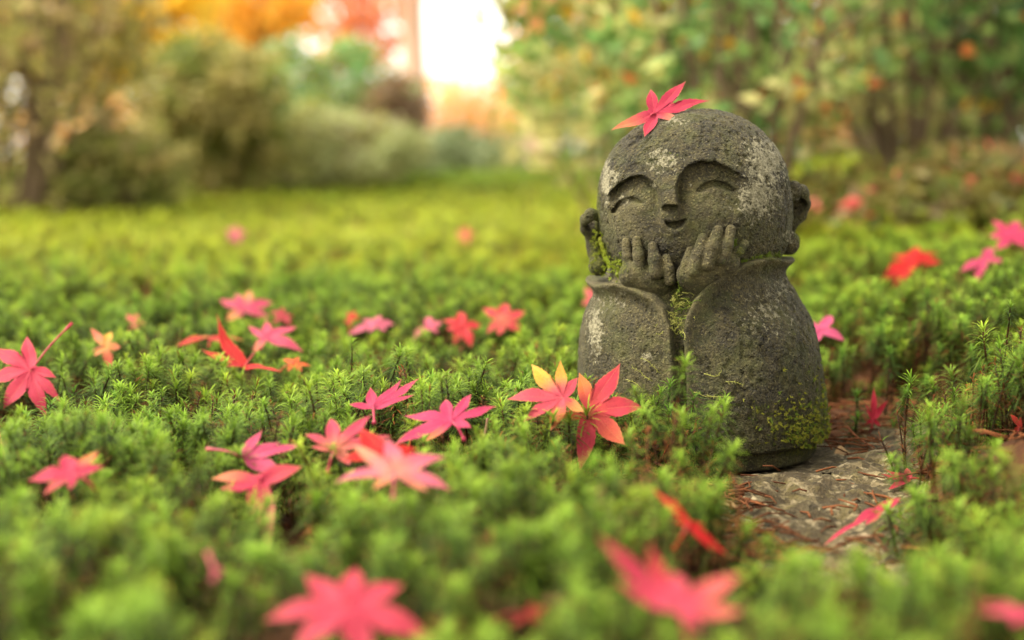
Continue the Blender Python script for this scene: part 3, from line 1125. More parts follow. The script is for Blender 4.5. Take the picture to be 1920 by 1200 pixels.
LEAVES = [
    dict(label='pink maple leaf resting on top of the statue head', center=(1228, 213), tips=[(1287, 147), (1220, 167), (1333, 181), (1283, 228), (1208, 257), (1145, 244)], tilt=48, y=.668, col=(.60, .050, .085), stem_len=.004, droop=.05, clear=False, tipcols=[None, None, None, (.70, .30, .18), None, (.65, .2, .1)]),
    dict(label='large pink red maple leaf leaning on the robe base beside the statue', center=(1104, 768), tips=[(1086, 695), (1164, 677), (1211, 757), (1173, 834), (1087, 879), (1052, 782)], tilt=52, y=.585, col=(.66, .060, .075), col2=(.72, .10, .07), wide=1.1, droop=.1, tipcols=[ORANGE, None, None, (.7, .12, .07), None, ORANGE]),
    dict(label='two-tone maple leaf with golden yellow upper lobes and pink lower lobes', center=(1054, 746), tips=[(996, 677), (1051, 673), (1084, 704), (950, 739), (981, 787), (1033, 803), (1096, 770)], tilt=42, y=.575, col=(.66, .085, .10), wide=1.15, droop=.1, tipcols=[YELLOW, (.78, .36, .05), None, None, None, (.75, .22, .08), (.74, .33, .10)]),
    dict(label='pink maple leaf spread like a star beside a bare moss stalk', center=(847, 790), tips=[(756, 766), (836, 743), (884, 733), (932, 750), (884, 803), (794, 824), (737, 826)], tilt=26, col=(.64, .060, .135), tipcols=[None, None, None, None, None, (.72, .2, .1), None]),
    dict(label='small pink maple leaf with folded lobes held up on its red stalk', center=(700, 764), tips=[(695, 728), (753, 716), (787, 716), (778, 743), (654, 761)], tilt=30, col=(.62, .060, .125), stem=(702, 795), droop=-.1),
    dict(label='pink maple leaf with pale yellow veins lying over a red leaf', center=(628, 842), tips=[(618, 771), (696, 772), (734, 808), (569, 810), (582, 838), (656, 871)], tilt=38, col=(.64, .065, .11), col2=(.70, .24, .11)),
    dict(label='scarlet maple leaf half hidden beneath the pale pink leaf', center=(716, 852), tips=[(675, 787), (786, 833), (812, 848), (690, 800), (640, 862)], tilt=28, col=(.62, .012, .010)),
    dict(label='pale pink maple leaf with long slender lobes sunk in the moss', wide=.85, center=(740, 884), tips=[(722, 813), (658, 825), (623, 887), (699, 918), (836, 842), (804, 916), (848, 912)], tilt=33, col=(.74, .155, .20), col2=(.78, .32, .18), tipcols=[None, (.76, .3, .18), None, (.78, .26, .12), None, (.78, .24, .15), None]),
    dict(label='rose pink maple leaf with stiff stalk pointing sideways over moss', center=(458, 858), tips=[(490, 800), (526, 820), (568, 818), (530, 890), (505, 884)], tilt=40, col=(.70, .10, .175), stem=(387, 842)),
    dict(label='crimson and peach maple leaf with one long drooping pale lobe', center=(487, 903), tips=[(392, 890), (411, 915), (472, 958), (502, 1032), (566, 866)], tilt=42, col=(.66, .05, .085), tipcols=[(.75, .22, .11), None, None, (.76, .26, .17), (.70, .09, .12)], wide=1.15),
    dict(label='crimson pink maple leaf with rounded lobes and a yellowed tip', center=(140, 888), tips=[(119, 848), (184, 841), (196, 872), (49, 894), (77, 920), (130, 917)], tilt=36, col=(.62, .042, .088), wide=1.3, tipcols=[None, (.72, .22, .08), None, None, (.68, .10, .1), None]),
    dict(label='big pink maple leaf with long stalk rising behind it', center=(58, 694), tips=[(49, 626), (-18, 640), (-30, 705), (4, 764), (82, 772), (112, 746), (106, 708)], tilt=46, col=(.66, .052, .085), stem=(135, 606), wide=1.15),
    dict(label='thin red maple leaf seen edge-on with upright pink stalk', center=(458, 688), tips=[(390, 645), (378, 676), (497, 693), (532, 705), (420, 690)], tilt=4, col=(.60, .020, .014), stem=(497, 645), droop=-.3),
    dict(label='flat red maple leaf with a yellow patch seen almost edge-on', center=(396, 633), tips=[(328, 638), (360, 623), (416, 620), (458, 630), (430, 643)], tilt=2, col=(.62, .045, .03), tipcols=[None, YELLOW, YELLOW]),
    dict(label='blurred pink maple leaf overlapping a star-shaped pink one behind', center=(457, 578), tips=[(409, 552), (440, 543), (468, 541), (512, 560), (506, 592), (425, 600)], tilt=40, col=(.66, .09, .14), wide=1.25, tipcols=[None, None, (.74, .28, .12), None, None, (.74, .3, .1)]),
    dict(label='dusky red maple leaf tucked beside the overlapping pink leaves', center=(528, 592), tips=[(506, 580), (530, 574), (552, 592), (548, 606), (512, 604)], tilt=30, col=(.46, .045, .05), wide=1.2),
    dict(label='star-shaped pink maple leaf with wide open lobes above an orange leaf', center=(497, 633), tips=[(464, 609), (499, 597), (556, 603), (568, 652), (475, 660)], tilt=36, col=(.68, .10, .15), tipcols=[None, None, None, None, (.75, .25, .14)]),
    dict(label='small orange maple leaf lying low in the moss', center=(552, 682), tips=[(528, 668), (560, 667), (585, 684), (566, 695), (538, 694)], tilt=25, col=(.72, .13, .025), wide=1.2),
    dict(label='red maple leaf standing upright next to a pale pink leaf', center=(658, 598), tips=[(651, 582), (666, 580), (676, 592), (655, 612), (645, 605)], tilt=45, col=(.66, .05, .025), wide=1.3),
    dict(label='pale pink maple leaf catching light between two red leaves', center=(704, 608), tips=[(640, 625), (680, 596), (712, 590), (741, 605), (725, 618), (690, 622)], tilt=34, col=(.74, .17, .22), wide=1.25),
    dict(label='bright red maple leaf overlapping a salmon leaf near the statue', center=(866, 612), tips=[(828, 595), (862, 580), (902, 605), (884, 648), (850, 644), (836, 615)], tilt=44, col=(.64, .040, .040), wide=1.35),
    dict(label='salmon red maple leaf with broad lobes behind the bright red one', center=(940, 600), tips=[(904, 574), (950, 560), (986, 582), (984, 617), (912, 622), (934, 628)], tilt=44, col=(.68, .065, .065), wide=1.3, col2=(.72, .22, .10)),
    dict(label='pale rose maple leaf peeking out beside the bright red leaf', center=(802, 612), tips=[(772, 632), (804, 588), (830, 604), (822, 622)], tilt=40, col=(.74, .16, .20), wide=1.3),
    dict(label='peach pink maple leaf showing behind the robe of the statue', center=(1106, 560), tips=[(1098, 535), (1120, 540), (1112, 585), (1092, 572)], tilt=48, y=.98, col=(.74, .15, .13), wide=1.4),
    dict(label='pink maple leaf poking out past the back of the robe', center=(1535, 618), tips=[(1562, 578), (1585, 634), (1520, 600), (1530, 640)], tilt=35, y=.80, col=(.68, .11, .20)),
    dict(label='scarlet maple leaf lying on moss behind the statue', center=(1716, 489), tips=[(1722, 455), (1760, 467), (1768, 488), (1679, 521), (1650, 515), (1672, 473)], tilt=24, y=1.06, col=(.62, .014, .010), wide=1.2),
    dict(label='hot pink maple leaf on top of the moss bank', center=(1893, 444), tips=[(1860, 409), (1914, 405), (1955, 425), (1950, 465), (1868, 466), (1855, 440)], tilt=42, y=1.02, col=(.64, .055, .125), wide=1.2),
    dict(label='narrow pink maple leaf hanging below the hot pink leaf', center=(1846, 487), tips=[(1864, 458), (1829, 523), (1800, 505), (1884, 486)], tilt=38, y=.97, col=(.66, .08, .15), wide=1.1),
    dict(label='deep red maple leaf standing on end among bare moss stems', center=(1637, 787), tips=[(1641, 702), (1622, 756), (1668, 748), (1620, 797), (1652, 800)], tilt=70, y=.715, col=(.58, .022, .045), wide=.85),
    dict(label='curled crimson maple leaf lying across the granite rock', center=(1706, 897), tips=[(1656, 889), (1650, 901), (1663, 925), (1700, 880)], tilt=20, y=.600, col=(.58, .030, .070), droop=-.25),
    dict(label='thin crimson maple leaf stretched over the rock edge', center=(1645, 958), tips=[(1692, 926), (1622, 984), (1600, 975), (1532, 1008)], tilt=18, y=.535, col=(.60, .045, .085), wide=.9),
    dict(label='long scarlet maple leaf seen edge-on against the rock', center=(1292, 983), tips=[(1221, 911), (1256, 928), (1368, 1043), (1338, 1036), (1322, 985), (1262, 975)], tilt=62, y=.435, col=(.66, .014, .012), room=2.4, wide=.75, droop=.05),
    dict(label='large pink maple leaf lying flat in the foreground moss', center=(650, 1135), tips=[(570, 1074), (667, 1054), (758, 1090), (822, 1188), (692, 1222), (545, 1212), (488, 1142)], tilt=34, col=(.66, .060, .090), wide=1.15),
    dict(label='curled pink maple leaf with a shiny cupped middle in foreground moss', center=(1275, 1140), tips=[(1115, 1042), (1212, 1030), (1257, 1073), (1388, 1096), (1393, 1158), (1313, 1184), (1148, 1108)], tilt=36, col=(.64, .050, .085), col2=(.70, .09, .12), droop=-.25, wide=1.15, tipcols=[None, (.60, .03, .06), None, (.72, .12, .11), (.72, .12, .11)]),
    dict(label='pink maple leaf half buried in the nearest moss by the rock', center=(1915, 1148), tips=[(1832, 1136), (1880, 1130), (1985, 1130), (1990, 1180), (1900, 1172)], tilt=22, col=(.68, .07, .12)),
    dict(label='dull red maple leaf sunk deep between foreground moss tufts', center=(990, 1150), tips=[(955, 1172), (1000, 1128), (1028, 1134), (1010, 1168)], tilt=40, col=(.46, .03, .025), lift=-.004, wide=1.3),
    dict(label='small faded pink maple leaf fragment between moss clumps', center=(404, 1076), tips=[(392, 1088), (408, 1058), (420, 1070), (398, 1094)], tilt=45, col=(.62, .12, .14), wide=1.2),
    dict(label='orange red maple leaf tangled in moss beyond the rock', center=(1912, 800), tips=[(1895, 775), (1925, 770), (1935, 820), (1900, 815)], tilt=45, y=.60, col=(.66, .06, .03), wide=1.2),
    dict(label='peach and yellow maple leaf crumpled between moss shoots', center=(196, 648), tips=[(168, 612), (208, 618), (226, 650), (206, 692), (176, 668)], tilt=48, col=(.74, .22, .10), col2=(.76, .42, .08), wide=1.2, tipcols=[None, YELLOW, None, (.72, .14, .08)]),
    dict(label='little coral maple leaf beyond the peach and yellow leaf', center=(252, 604), tips=[(236, 588), (258, 585), (272, 606), (256, 622)], tilt=45, col=(.72, .15, .10), wide=1.3),
    dict(label='distant mauve pink maple leaf alone on the open moss lawn', center=(443, 438), tips=[(424, 430), (444, 420), (464, 436), (446, 456), (428, 450)], tilt=40, y=1.75, col=(.66, .11, .16), wide=1.3),
    dict(label='distant coral maple leaf alone on the yellow-green lawn', center=(874, 440), tips=[(856, 432), (874, 422), (892, 438), (876, 458), (860, 452)], tilt=40, y=1.75, col=(.74, .16, .09), wide=1.3),
]
for kw in LEAVES:
    for ck in ('col', 'col2'):
        if kw.get(ck) is not None:
            kw[ck] = (0.52 * kw[ck][0], 0.46 * kw[ck][1], 0.60 * kw[ck][2])
    if kw.get('tipcols'):
        kw['tipcols'] = [None if c is None else tuple(0.56 * q for q in c) for c in kw['tipcols']]
    maple_leaf(**kw)


# ---------------------------------------------------------------- moss shoots
def shoot_mesh(seed, length=0.046, crown=0.018, n=52, leaf=0.0085, brown=0.0, bend=0.004, spread=1.0, bare_low=True):
    """one haircap moss shoot: (stem verts/faces/cols, needle verts/faces/cols)"""
    rs = np.random.default_rng(seed)
    bx, by = rs.normal(0, bend, 2)

    def axis(t):
        return np.array([bx * t * t, by * t * t, length * t])
    st = MB()
    ts = np.linspace(0, 0.97, 7)
    st.tube([axis(t) for t in ts], np.linspace(.00055, .0004, 7), 5, (.055, .026, .011))
    nd = MB()
    g_young = np.array([.195, .300, .030])
    g_mid = np.array([.080, .142, .012])
    g_old = np.array([.027, .046, .005])
    br = np.array([.15, .050, .016])
    tot = n + (26 if bare_low else 0)
    for k in range(tot):
        u = k / n if k < n else rs.uniform(-1.5, 0)      # 0 = bottom of crown, 1 = tip
        z = length - crown * (1 - u) * 0.9
        t = max(0.02, z / length)
        base = axis(t)
        az = k * 2.39996 + rs.normal(0, 0.25)
        el = R(-4 + 58 * max(u, 0) ** 2.0 + rs.normal(0, 9)) if u >= 0 else R(rs.uniform(15, 60))
        ln = leaf * (1.0 - 0.38 * max(u, 0) ** 2) * rs.uniform(0.8, 1.12) * spread * (0.65 if u < 0 else 1)
        w = rs.uniform(.00025, .00034)
        dr = np.array([math.cos(az) * math.cos(el), math.sin(az) * math.cos(el), math.sin(el)])
        sd_ = np.array([-math.sin(az), math.cos(az), 0])
        upn = np.cross(dr, sd_)
        arch = rs.uniform(0.08, 0.30) * ln
        P = []
        for q, ww in ((0, .8), (.38, 1.0), (.75, .62)):
            c = base + dr * ln * q + np.array([0, 0, 1]) * arch * (1 - (2 * q - 0.8) ** 2) * 0.6 + np.array([0, 0, -1]) * arch * q * q
            P += [c - sd_ * w * ww, c + sd_ * w * ww]
        P.append(base + dr * ln + np.array([0, 0, -1]) * arch)
        f = max(0, min(1, u))
        c0 = g_old * (1 - f) + g_mid * f if f < 0.5 else g_mid * (1 - f) * 2 + g_young * (f * 2 - 1)
        if u < 0 or rs.random() < brown:
            c0 = br * rs.uniform(.5, 1.3)
        c1 = c0 * np.array([1.35, 1.25, 1.1])
        C = np.array([c0 * .8, c0 * .8, c0, c0, c1, c1, c1 * 1.1])
        nd.add(P, [(0, 1, 3, 2), (2, 3, 5, 4), (4, 5, 6)], C)
    return st, nd


VARS = []
moss_src = bpy.data.collections.new('moss_shoot_kinds')


def make_src(name, st, nd):
    mb = MB()
    for s in (st, nd):
        off = mb.n
        mb.v += s.v
        mb.c += s.c
        mb.f += [tuple(i + off for i in f) for f in s.f]
        mb.n += s.n
    o = mb.build(name, M_moss)
    COL.objects.unlink(o)
    moss_src.objects.link(o)
    VARS.append(o)


for k in range(9):
    make_src('moss_kind_%02d' % k, *shoot_mesh(100 + k, length=.046, crown=.0125 + .002 * (k % 4), n=78 + 8 * (k % 3), leaf=.0096 + .0006 * (k % 4), brown=0.03, bend=.003 + .0015 * (k % 3)))
for k in range(9, 12):
    make_src('moss_kind_%02d' % k, *shoot_mesh(100 + k, length=.046, crown=.022, n=44, leaf=.0065, brown=0.85, bend=.007, spread=.9))


def poisson_grid(x0, x1, y0, y1, sp):
    nx_, ny_ = int((x1 - x0) / sp), int((y1 - y0) / sp)
    gx, gy = np.meshgrid(np.arange(nx_), np.arange(ny_))
    x = x0 + (gx + 0.5 * (gy % 2) + rng.uniform(-.42, .42, gx.shape)) * sp
    y = y0 + (gy + rng.uniform(-.42, .42, gx.shape)) * sp
    return x.ravel(), y.ravel()


def blocked(x, y, ztop, keep=0.0):
    """shoots that would stand in front of or pierce a fallen leaf (the leaf presses them down)"""
    bad = np.zeros(len(x), bool)
    for poly, dist, C, nrm, L in LEAF_POLYS:
        idx = np.where(np.hypot(x - C[0], y - C[1]) < 0.15)[0]
        if len(idx) == 0:
            continue
        cen = poly.mean(0)
        off = poly - cen
        mg = 0.0058 * L * FPX / dist
        pp = [tuple(q) for q in cen + off * (1 + mg / (np.linalg.norm(off, axis=1) + 1e-6))[:, None]]
        hitk = np.zeros(len(idx), bool)
        for dx, dz in ((0, 0), (-.004, -.003), (.004, -.003), (0, -.007), (-.004, -.011), (.004, -.011), (0, -.015)):
            Q = np.column_stack([x[idx] + dx, y[idx], ztop[idx] + dz])
            px, py, dep = project(Q)
            hitk |= (((Q - C) @ nrm) > -0.002) & poly_in(px, py, pp)
        bad[idx[hitk]] = True
    return bad & (rng.random(len(x)) > keep)


INDIV = []      # moss shoots that stand out and are things of their own


def add_moss_carpet(name, x, y, sink, scale_lo, scale_hi, near):
    H = moss_top(x, y)
    ztop = H + rng.normal(0, 0.0050, len(x)) - sink
    tall = rng.random(len(x)) < 0.06
    ztop = ztop + np.where(tall, 0.008, 0)
    keep = np.ones(len(x), bool)
    if near:
        bm = bare_mask(x, y)
        keep &= bm < rng.uniform(.25, .75, len(x))
        keep &= np.hypot(x - STAT[0], y - STAT[1]) > 0.0655
        clump = fbm(xy3(x, y, 55), 2, 71)
        keep &= clump > 0.38 + 0.10 * rng.random(len(x))
        keep &= ~blocked(x, y, ztop)
        px, py, dep = project(np.column_stack([x, y, ztop]))
        for ix, iy, iz in INDIV:
            keep &= np.hypot(x - ix, y - iy) > 0.006
    else:
        keep &= ~blocked(x, y, ztop)
    x, y, ztop, H = x[keep], y[keep], ztop[keep], H[keep]
    n = len(x)
    sc = rng.uniform(scale_lo, scale_hi, n)
    base = ztop - 0.046 * sc
    hue = 0.40 + 0.55 * (fbm(xy3(x, y, 12), 3, 81) - 0.5) + rng.normal(0, .07, n)
    hue = hue + 0.40 * sstep(0.9, 2.0, y) * (1 - sstep(2.6, 4.0, y)) - 0.12 * sstep(.2, .4, x) * (1 - sstep(.9, 1.3, y)) * sstep(.5, .7, y) * 1.0  # far band shifted paler and yellower: sunlight on the lawn put into the colour
    deadp = 0.11 + 0.48 * sstep(.60, .72, fbm(xy3(x, y, 20), 2, 91)) + 0.2 * np.exp(-(seg_dist(x, y, BARE + BARE[:1]) / 0.03) ** 2) * near
    dead = rng.random(n) < deadp
    idx = np.where(dead, rng.integers(9, 12, n), rng.integers(0, 9, n))
    base = np.where(dead, base - rng.uniform(0, .010, n), base)
    rot = np.column_stack([rng.normal(0, .14, n), rng.normal(0, .14, n), rng.uniform(0, 6.283, n)])
    me = bpy.data.meshes.new(name)
    me.vertices.add(n)
    me.vertices.foreach_set('co', np.column_stack([x, y, base]).ravel())
    for an, ty, val in (('rot', 'FLOAT_VECTOR', rot), ('scl', 'FLOAT', sc), ('hue', 'FLOAT', np.clip(hue, 0, 1)), ('idx', 'INT', idx)):
        a = me.attributes.new(an, ty, 'POINT')
        if ty == 'FLOAT_VECTOR':
            a.data.foreach_set('vector', val.ravel())
        elif ty == 'INT':
            a.data.foreach_set('value', val.astype(np.int32))
        else:
            a.data.foreach_set('value', val.astype(float))
    o = bpy.data.objects.new(name, me)
    COL.objects.link(o)
    ng = bpy.data.node_groups.new(name + '_nodes', 'GeometryNodeTree')
    ng.interface.new_socket('Geometry', in_out='INPUT', socket_type='NodeSocketGeometry')
    ng.interface.new_socket('Geometry', in_out='OUTPUT', socket_type='NodeSocketGeometry')
    N, Lk = ng.nodes, ng.links
    gi, go = N.new('NodeGroupInput'), N.new('NodeGroupOutput')
    ci = N.new('GeometryNodeCollectionInfo')
    ci.inputs['Collection'].default_value = moss_src
    ci.inputs['Separate Children'].default_value = True
    ci.inputs['Reset Children'].default_value = True
    iop = N.new('GeometryNodeInstanceOnPoints')
    iop.inputs['Pick Instance'].default_value = True

    def na(nm, ty):
        q = N.new('GeometryNodeInputNamedAttribute')
        q.data_type = ty
        q.inputs['Name'].default_value = nm
        return q.outputs['Attribute']
    e2r = N.new('FunctionNodeEulerToRotation')
    Lk.new(na('rot', 'FLOAT_VECTOR'), e2r.inputs[0])
    Lk.new(gi.outputs[0], iop.inputs['Points'])
    Lk.new(ci.outputs[0], iop.inputs['Instance'])
    Lk.new(na('idx', 'INT'), iop.inputs['Instance Index'])
    Lk.new(e2r.outputs[0], iop.inputs['Rotation'])
    Lk.new(na('scl', 'FLOAT'), iop.inputs['Scale'])
    Lk.new(iop.outputs[0], go.inputs[0])
    md = o.modifiers.new('moss', 'NODES')
    md.node_group = ng
    return o, n


# shoots that can be picked out one by one ------------------------------------
def moss_thing(px, py, y, label, group, seed, **kw):
    top = at(px, py, y)
    gz = float(ground_z(top[0], top[1])) if not poly_in(top[0], top[1], BARE) else -0.004
    ln = max(0.016, top[2] - gz + 0.002)
    st, nd = shoot_mesh(seed, length=ln, **kw)
    root = empty('moss_shoot', (top[0], top[1], top[2] - ln), label, 'moss', group)
    st.build('stem', M_moss, root)
    nd.build('needles', M_moss, root)
    INDIV.append((top[0], top[1], top[2]))


L1_OWN = {(1676, 792): 'bright green moss shoot with full star crown in front of the upright red leaf', (1608, 738): 'green moss shoot standing between the upright deep red leaf and the statue robe',
          (1742, 548): 'tallest green moss shoot with long bare red stem rising behind the bare soil', (1600, 780): 'short green moss shoot on the soil close to the mossy edge of the robe'}
G1, L1 = 'green moss shoots around the bare soil patch', 'star-tipped green moss shoot standing at the edge of the bare brown soil'
for k, (px, py, y) in enumerate([(1608, 738, .715), (1690, 733, .715), (1676, 792, .712), (1744, 712, .735), (1830, 655, .735), (1636, 612, .80), (1676, 655, .765), (1742, 548, .82),
                                  (1800, 600, .80), (1858, 690, .71), (1905, 700, .69), (1885, 610, .78), (1600, 780, .70), (1660, 580, .83), (1765, 650, .775), (1910, 560, .84), (1840, 585, .83), (1585, 660, .79), (1710, 610, .82)]):
    moss_thing(px, py, y, L1_OWN.get((px, py), L1), G1, 300 + k, crown=.017, n=80, leaf=.0098, bend=.003)
G2, L2 = 'moss shoots against the statue foot', 'bright green moss shoot growing against the foot of the stone robe'
for k, (px, py, y) in enumerate([(1250, 722, .612), (1287, 742, .610), (1335, 832, .612), (1302, 800, .605), (1262, 770, .603)]):
    moss_thing(px, py, y, L2, G2, 340 + k, crown=.012, n=64, leaf=.0098, bend=.002)
G3, L3 = 'tall leaning moss shoots left of the statue', 'tall moss shoot with bare brown stem leaning above the moss carpet'
for k, (px, py, y) in enumerate([(60, 752, .62), (208, 742, .635), (130, 738, .66), (430, 770, .63), (376, 790, .61), (920, 788, .60), (978, 706, .66), (955, 715, .65)]):
    moss_thing(px, py, y, L3, G3, 360 + k, crown=.016, n=56, leaf=.0098, bend=.010)
G4, L4 = 'withered moss shoots', 'withered reddish brown moss shoot with curled dry needles'
for k, (px, py, y) in enumerate([(1712, 720, .735), (1800, 640, .77), (1735, 570, .80), (1662, 690, .745), (190, 800, .585), (212, 792, .59), (1850, 745, .70), (1775, 725, .725)]):
    moss_thing(px, py, y, L4, G4, 380 + k, crown=.022, n=40, leaf=.006, bend=.006, brown=.92)

x, y = poisson_grid(-0.75, 0.75, 0.15, 1.30, 0.0084)
k = np.abs(x) < 0.42 * y + 0.14
x, y = x[k], y[k]
fx, fy = poisson_grid(0.10, 0.32, 0.40, 0.86, 0.0085)          # short young shoots crowding in at the edge of the bare patch
fk = seg_dist(fx, fy, BARE + BARE[:1]) < 0.055
sink = np.concatenate([np.zeros(len(x)), rng.uniform(.010, .032, fk.sum())])
x, y = np.concatenate([x, fx[fk]]), np.concatenate([y, fy[fk]])
k = np.ones(len(x), bool)
o, n1 = add_moss_carpet('moss_carpet', x[k], y[k], sink, 0.72, 1.22, True)
tag(o, 'carpet of bright green star-tipped haircap moss around the statue', 'moss', kind='stuff')
x, y = poisson_grid(-2.6, 2.6, 1.29, 5.3, 0.0195)
k = np.abs(x) < 0.45 * y + 0.35
k &= ~((x > 0.45 + 0.1 * (y - 1.3)) & (rng.random(len(x)) < 0.6))
o, n2 = add_moss_carpet('moss_lawn', x[k], y[k], 0.006, 1.35, 1.9, False)
tag(o, 'distant yellowish green moss lawn stretching towards the shrubs', 'moss', kind='stuff')
print('moss', n1, n2)

# ---------------------------------------------------------------- creeping moss on the statue
def robe_pt(px, py, lift=0.5):
    p = hit(px, py, lambda x, y, z: float(robe_base(x, y, z)))
    n = np.array([p[0], p[1] * 1.0, 0])
    n /= np.linalg.norm(n)
    return p + n * lift


def creeping():
    mb = MB()
    rs = np.random.default_rng(5)

    def strand(p, dr, ln, col):
        pts = [p]
        d = dr / np.linalg.norm(dr)
        for k in range(6):
            d = d + rs.normal(0, .28, 3)
            d /= np.linalg.norm(d)
            pts.append(pts[-1] + d * ln / 6)
        pts = np.array(pts)
        mb.tube(pts, np.linspace(.22, .10, 7), 4, col)
        for q in range(1, 7):
            for s in (-1, 1):
                e = pts[q] + (np.cross(d, [0, 1, 0]) * s * .9 + rs.normal(0, .35, 3) + d * .7) * 1.0
                mb.add([pts[q] - d * .2, pts[q] + d * .2, e], [(0, 1, 2)], np.array(col) * 1.15)
    pale, grn = (.26, .26, .06), (.10, .14, .014)
    # the V between the sleeves
    for px, py in [(1270, 560), (1262, 575), (1282, 572), (1274, 590), (1268, 610), (1256, 570), (1288, 565), (1276, 545), (1262, 600), (1270, 625)]:
        p = robe_pt(px, py, -1.5)
        for k in range(4):
            strand(p + rs.normal(0, .8, 3), np.array([rs.normal(0, .8), -1.0, rs.normal(.6, .6)]), rs.uniform(4, 9), pale if rs.random() < .6 else grn)
    for px, py, ang in [(1245, 590, -2.2), (1255, 602, -2.4), (1275, 625, .4), (1300, 735, .2), (1325, 740, .1), (1240, 700, 2.5), (1225, 715, 2.8), (1320, 700, -.5), (1205, 730, 2.9), (1360, 715, .1)]:
        p = robe_pt(px, py, .6)
        strand(p, np.array([math.cos(ang), -.35, math.sin(ang)]), rs.uniform(7, 12), pale)
    # tufts on the lower robe, left ear side and along the collar
    def tuft(fnpt, px, py, k, ln, col):
        p = fnpt(px, py)
        for _ in range(k):
            strand(p + rs.normal(0, .9, 3), np.array([rs.normal(0, .6), -0.9, rs.normal(.2, .6)]), ln * rs.uniform(.6, 1.3), col)
    for _ in range(430):
        px = 1557 - abs(rs.normal(0, 42))
        py = 842 - abs(rs.normal(0, 62))
        if rs.random() < .35:
            px, py = rs.normal(1480, 38), rs.normal(800, 26)
        if py > 842 or px < 1380:
            continue
        p = hit(px, py, lambda x, y, z: float(robe_base(x, y, z)))
        if p[1] > 40:
            continue
        n = np.array([p[0], p[1], 0]) / np.hypot(p[0], p[1])
        strand(p + n * .1, n + np.array([0, 0, .4]), rs.uniform(.5, 1.2), (.19, .19, .02) if rs.random() < .6 else grn)
    for _ in range(60):
        px, py = rs.normal(1158, 11), rs.normal(502, 14)
        p = hit(px, py, head_base) if py < 495 else LOC(px, py, -30)
        strand(p, np.array([rs.normal(0, .7), -1, rs.normal(.3, .5)]), rs.uniform(1.2, 2.6), (.17, .21, .016))
    for _ in range(70):
        px, py = rs.uniform(1112, 1136), rs.uniform(430, 520)
        p = LOC(px, py, -8)
        strand(p, np.array([rs.normal(-.3, .7), -1, rs.normal(.3, .5)]), rs.uniform(1.0, 2.4), (.18, .21, .018))
    for _ in range(70):
        t = rs.uniform(0, 1)
        px = 1335 + 130 * t
        py = 506 - 28 * t ** 0.7 + rs.normal(0, 2)
        p = hit(px, py, head_base)
        if p[1] > 5:
            continue
        strand(p, np.array([rs.normal(0, .5), -.6, 1]), rs.uniform(.8, 1.8), grn)
    for px0, py0, py1 in ((1341, 440, 468), (1374, 445, 468)):
        for _ in range(14):
            p = hit(px0 + rs.normal(0, 3), rs.uniform(py0, py1), head_base)
            strand(p, np.array([rs.normal(0, .6), -1, .4]), rs.uniform(.8, 1.6), grn)
    v = [q / 1000.0 for q in mb.v]
    mb.v = v
    o = mb.build('creeping_moss', M_creep, None, True, tuple(STAT))
    tag(o, 'fine pale creeping moss strands growing in the robe folds', 'moss', kind='stuff')


creeping()

# ---------------------------------------------------------------- litter, twigs, dry leaves, pebble
def litter():
    mb = MB()
    rs = np.random.default_rng(8)
    n = 0
    while n < 1030:
        if n >= 900:
            x, y = rs.uniform(.085, .21), rs.uniform(.50, .70)
        elif n < 620:
            x, y = rs.uniform(.14, .29), rs.uniform(.66, .82)
        else:
            x, y = rs.uniform(.06, .10), rs.uniform(.46, .63)
        if np.hypot(x - STAT[0], y - STAT[1]) < .062:
            continue
        if y < .70 and x < .235 and rs.random() < .8 and n < 620:
            continue
        n += 1
        z = max(float(ground_z(x, y)), -0.003) + rs.uniform(0, .004)
        a = rs.uniform(0, 6.28)
        ln = rs.uniform(.006, .022)
        e = rs.normal(0, .12)
        p0 = np.array([x, y, z])
        d = np.array([math.cos(a), math.sin(a), e])
        s = np.array([-math.sin(a), math.cos(a), .3])
        c = np.array([.15, .052, .018]) * rs.uniform(.35, 1.3)
        pts = [p0, p0 + d * ln * .5 + s * ln * rs.normal(0, .12) + [0, 0, .001], p0 + d * ln + s * ln * rs.normal(0, .1)]
        mb.tube(pts, [.0005, .00045, .0003], 4, c)
    o = mb.build('needle_litter', M_litter)
    tag(o, 'reddish brown dry needle litter scattered on the soil beside the rock', 'litter', kind='stuff')


litter()


def dry_leaf(label, px, py, y, ln, wd, ang, col, tilt):
    p = at(px, py, y)
    N_ = 9
    V, C = [], []
    for i in range(N_):
        t = i / (N_ - 1)
        w = wd * math.sin(math.pi * min(1, t * 0.95 + .03)) ** .8
        zc = .0016 * math.sin(t * 5)
        for s in (-1, -.5, 0, .5, 1):
            V.append((ln * (t - .5), s * w, zc + .35 * w * abs(s) ** 1.5))
            C.append(np.array(col) * (.8 if s == 0 else 1.0) * random.uniform(.85, 1.15))
    F = [(i * 5 + j, i * 5 + j + 1, (i + 1) * 5 + j + 1, (i + 1) * 5 + j) for i in range(N_ - 1) for j in range(4)]
    root = empty('dry_leaf', tuple(p), label, 'leaf')
    root.rotation_euler = (R(tilt), 0, R(ang))
    mesh_obj('blade', V, F, M_litter, root, colors=np.array(C))
    mb = MB()
    mb.tube([(ln * .5, 0, 0), (ln * .65, .001, .0005), (ln * .8, .001, 0)], [.0004, .0003, .0003], 5, np.array(col) * .6)
    mb.build('stalk', M_litter, root)


dry_leaf('small pale dry oval leaf standing in the reddish needle litter', 1772, 826, .695, .016, .0042, 60, (.42, .30, .20), 40)
dry_leaf('small brown dry oval leaf lying next to the statue base', 1583, 852, .672, .013, .0038, 30, (.30, .19, .09), 30)
dry_leaf('tiny tan dry leaf on the rock in front of the statue', 1374, 955, .565, .011, .0032, 10, (.34, .21, .10), 15)


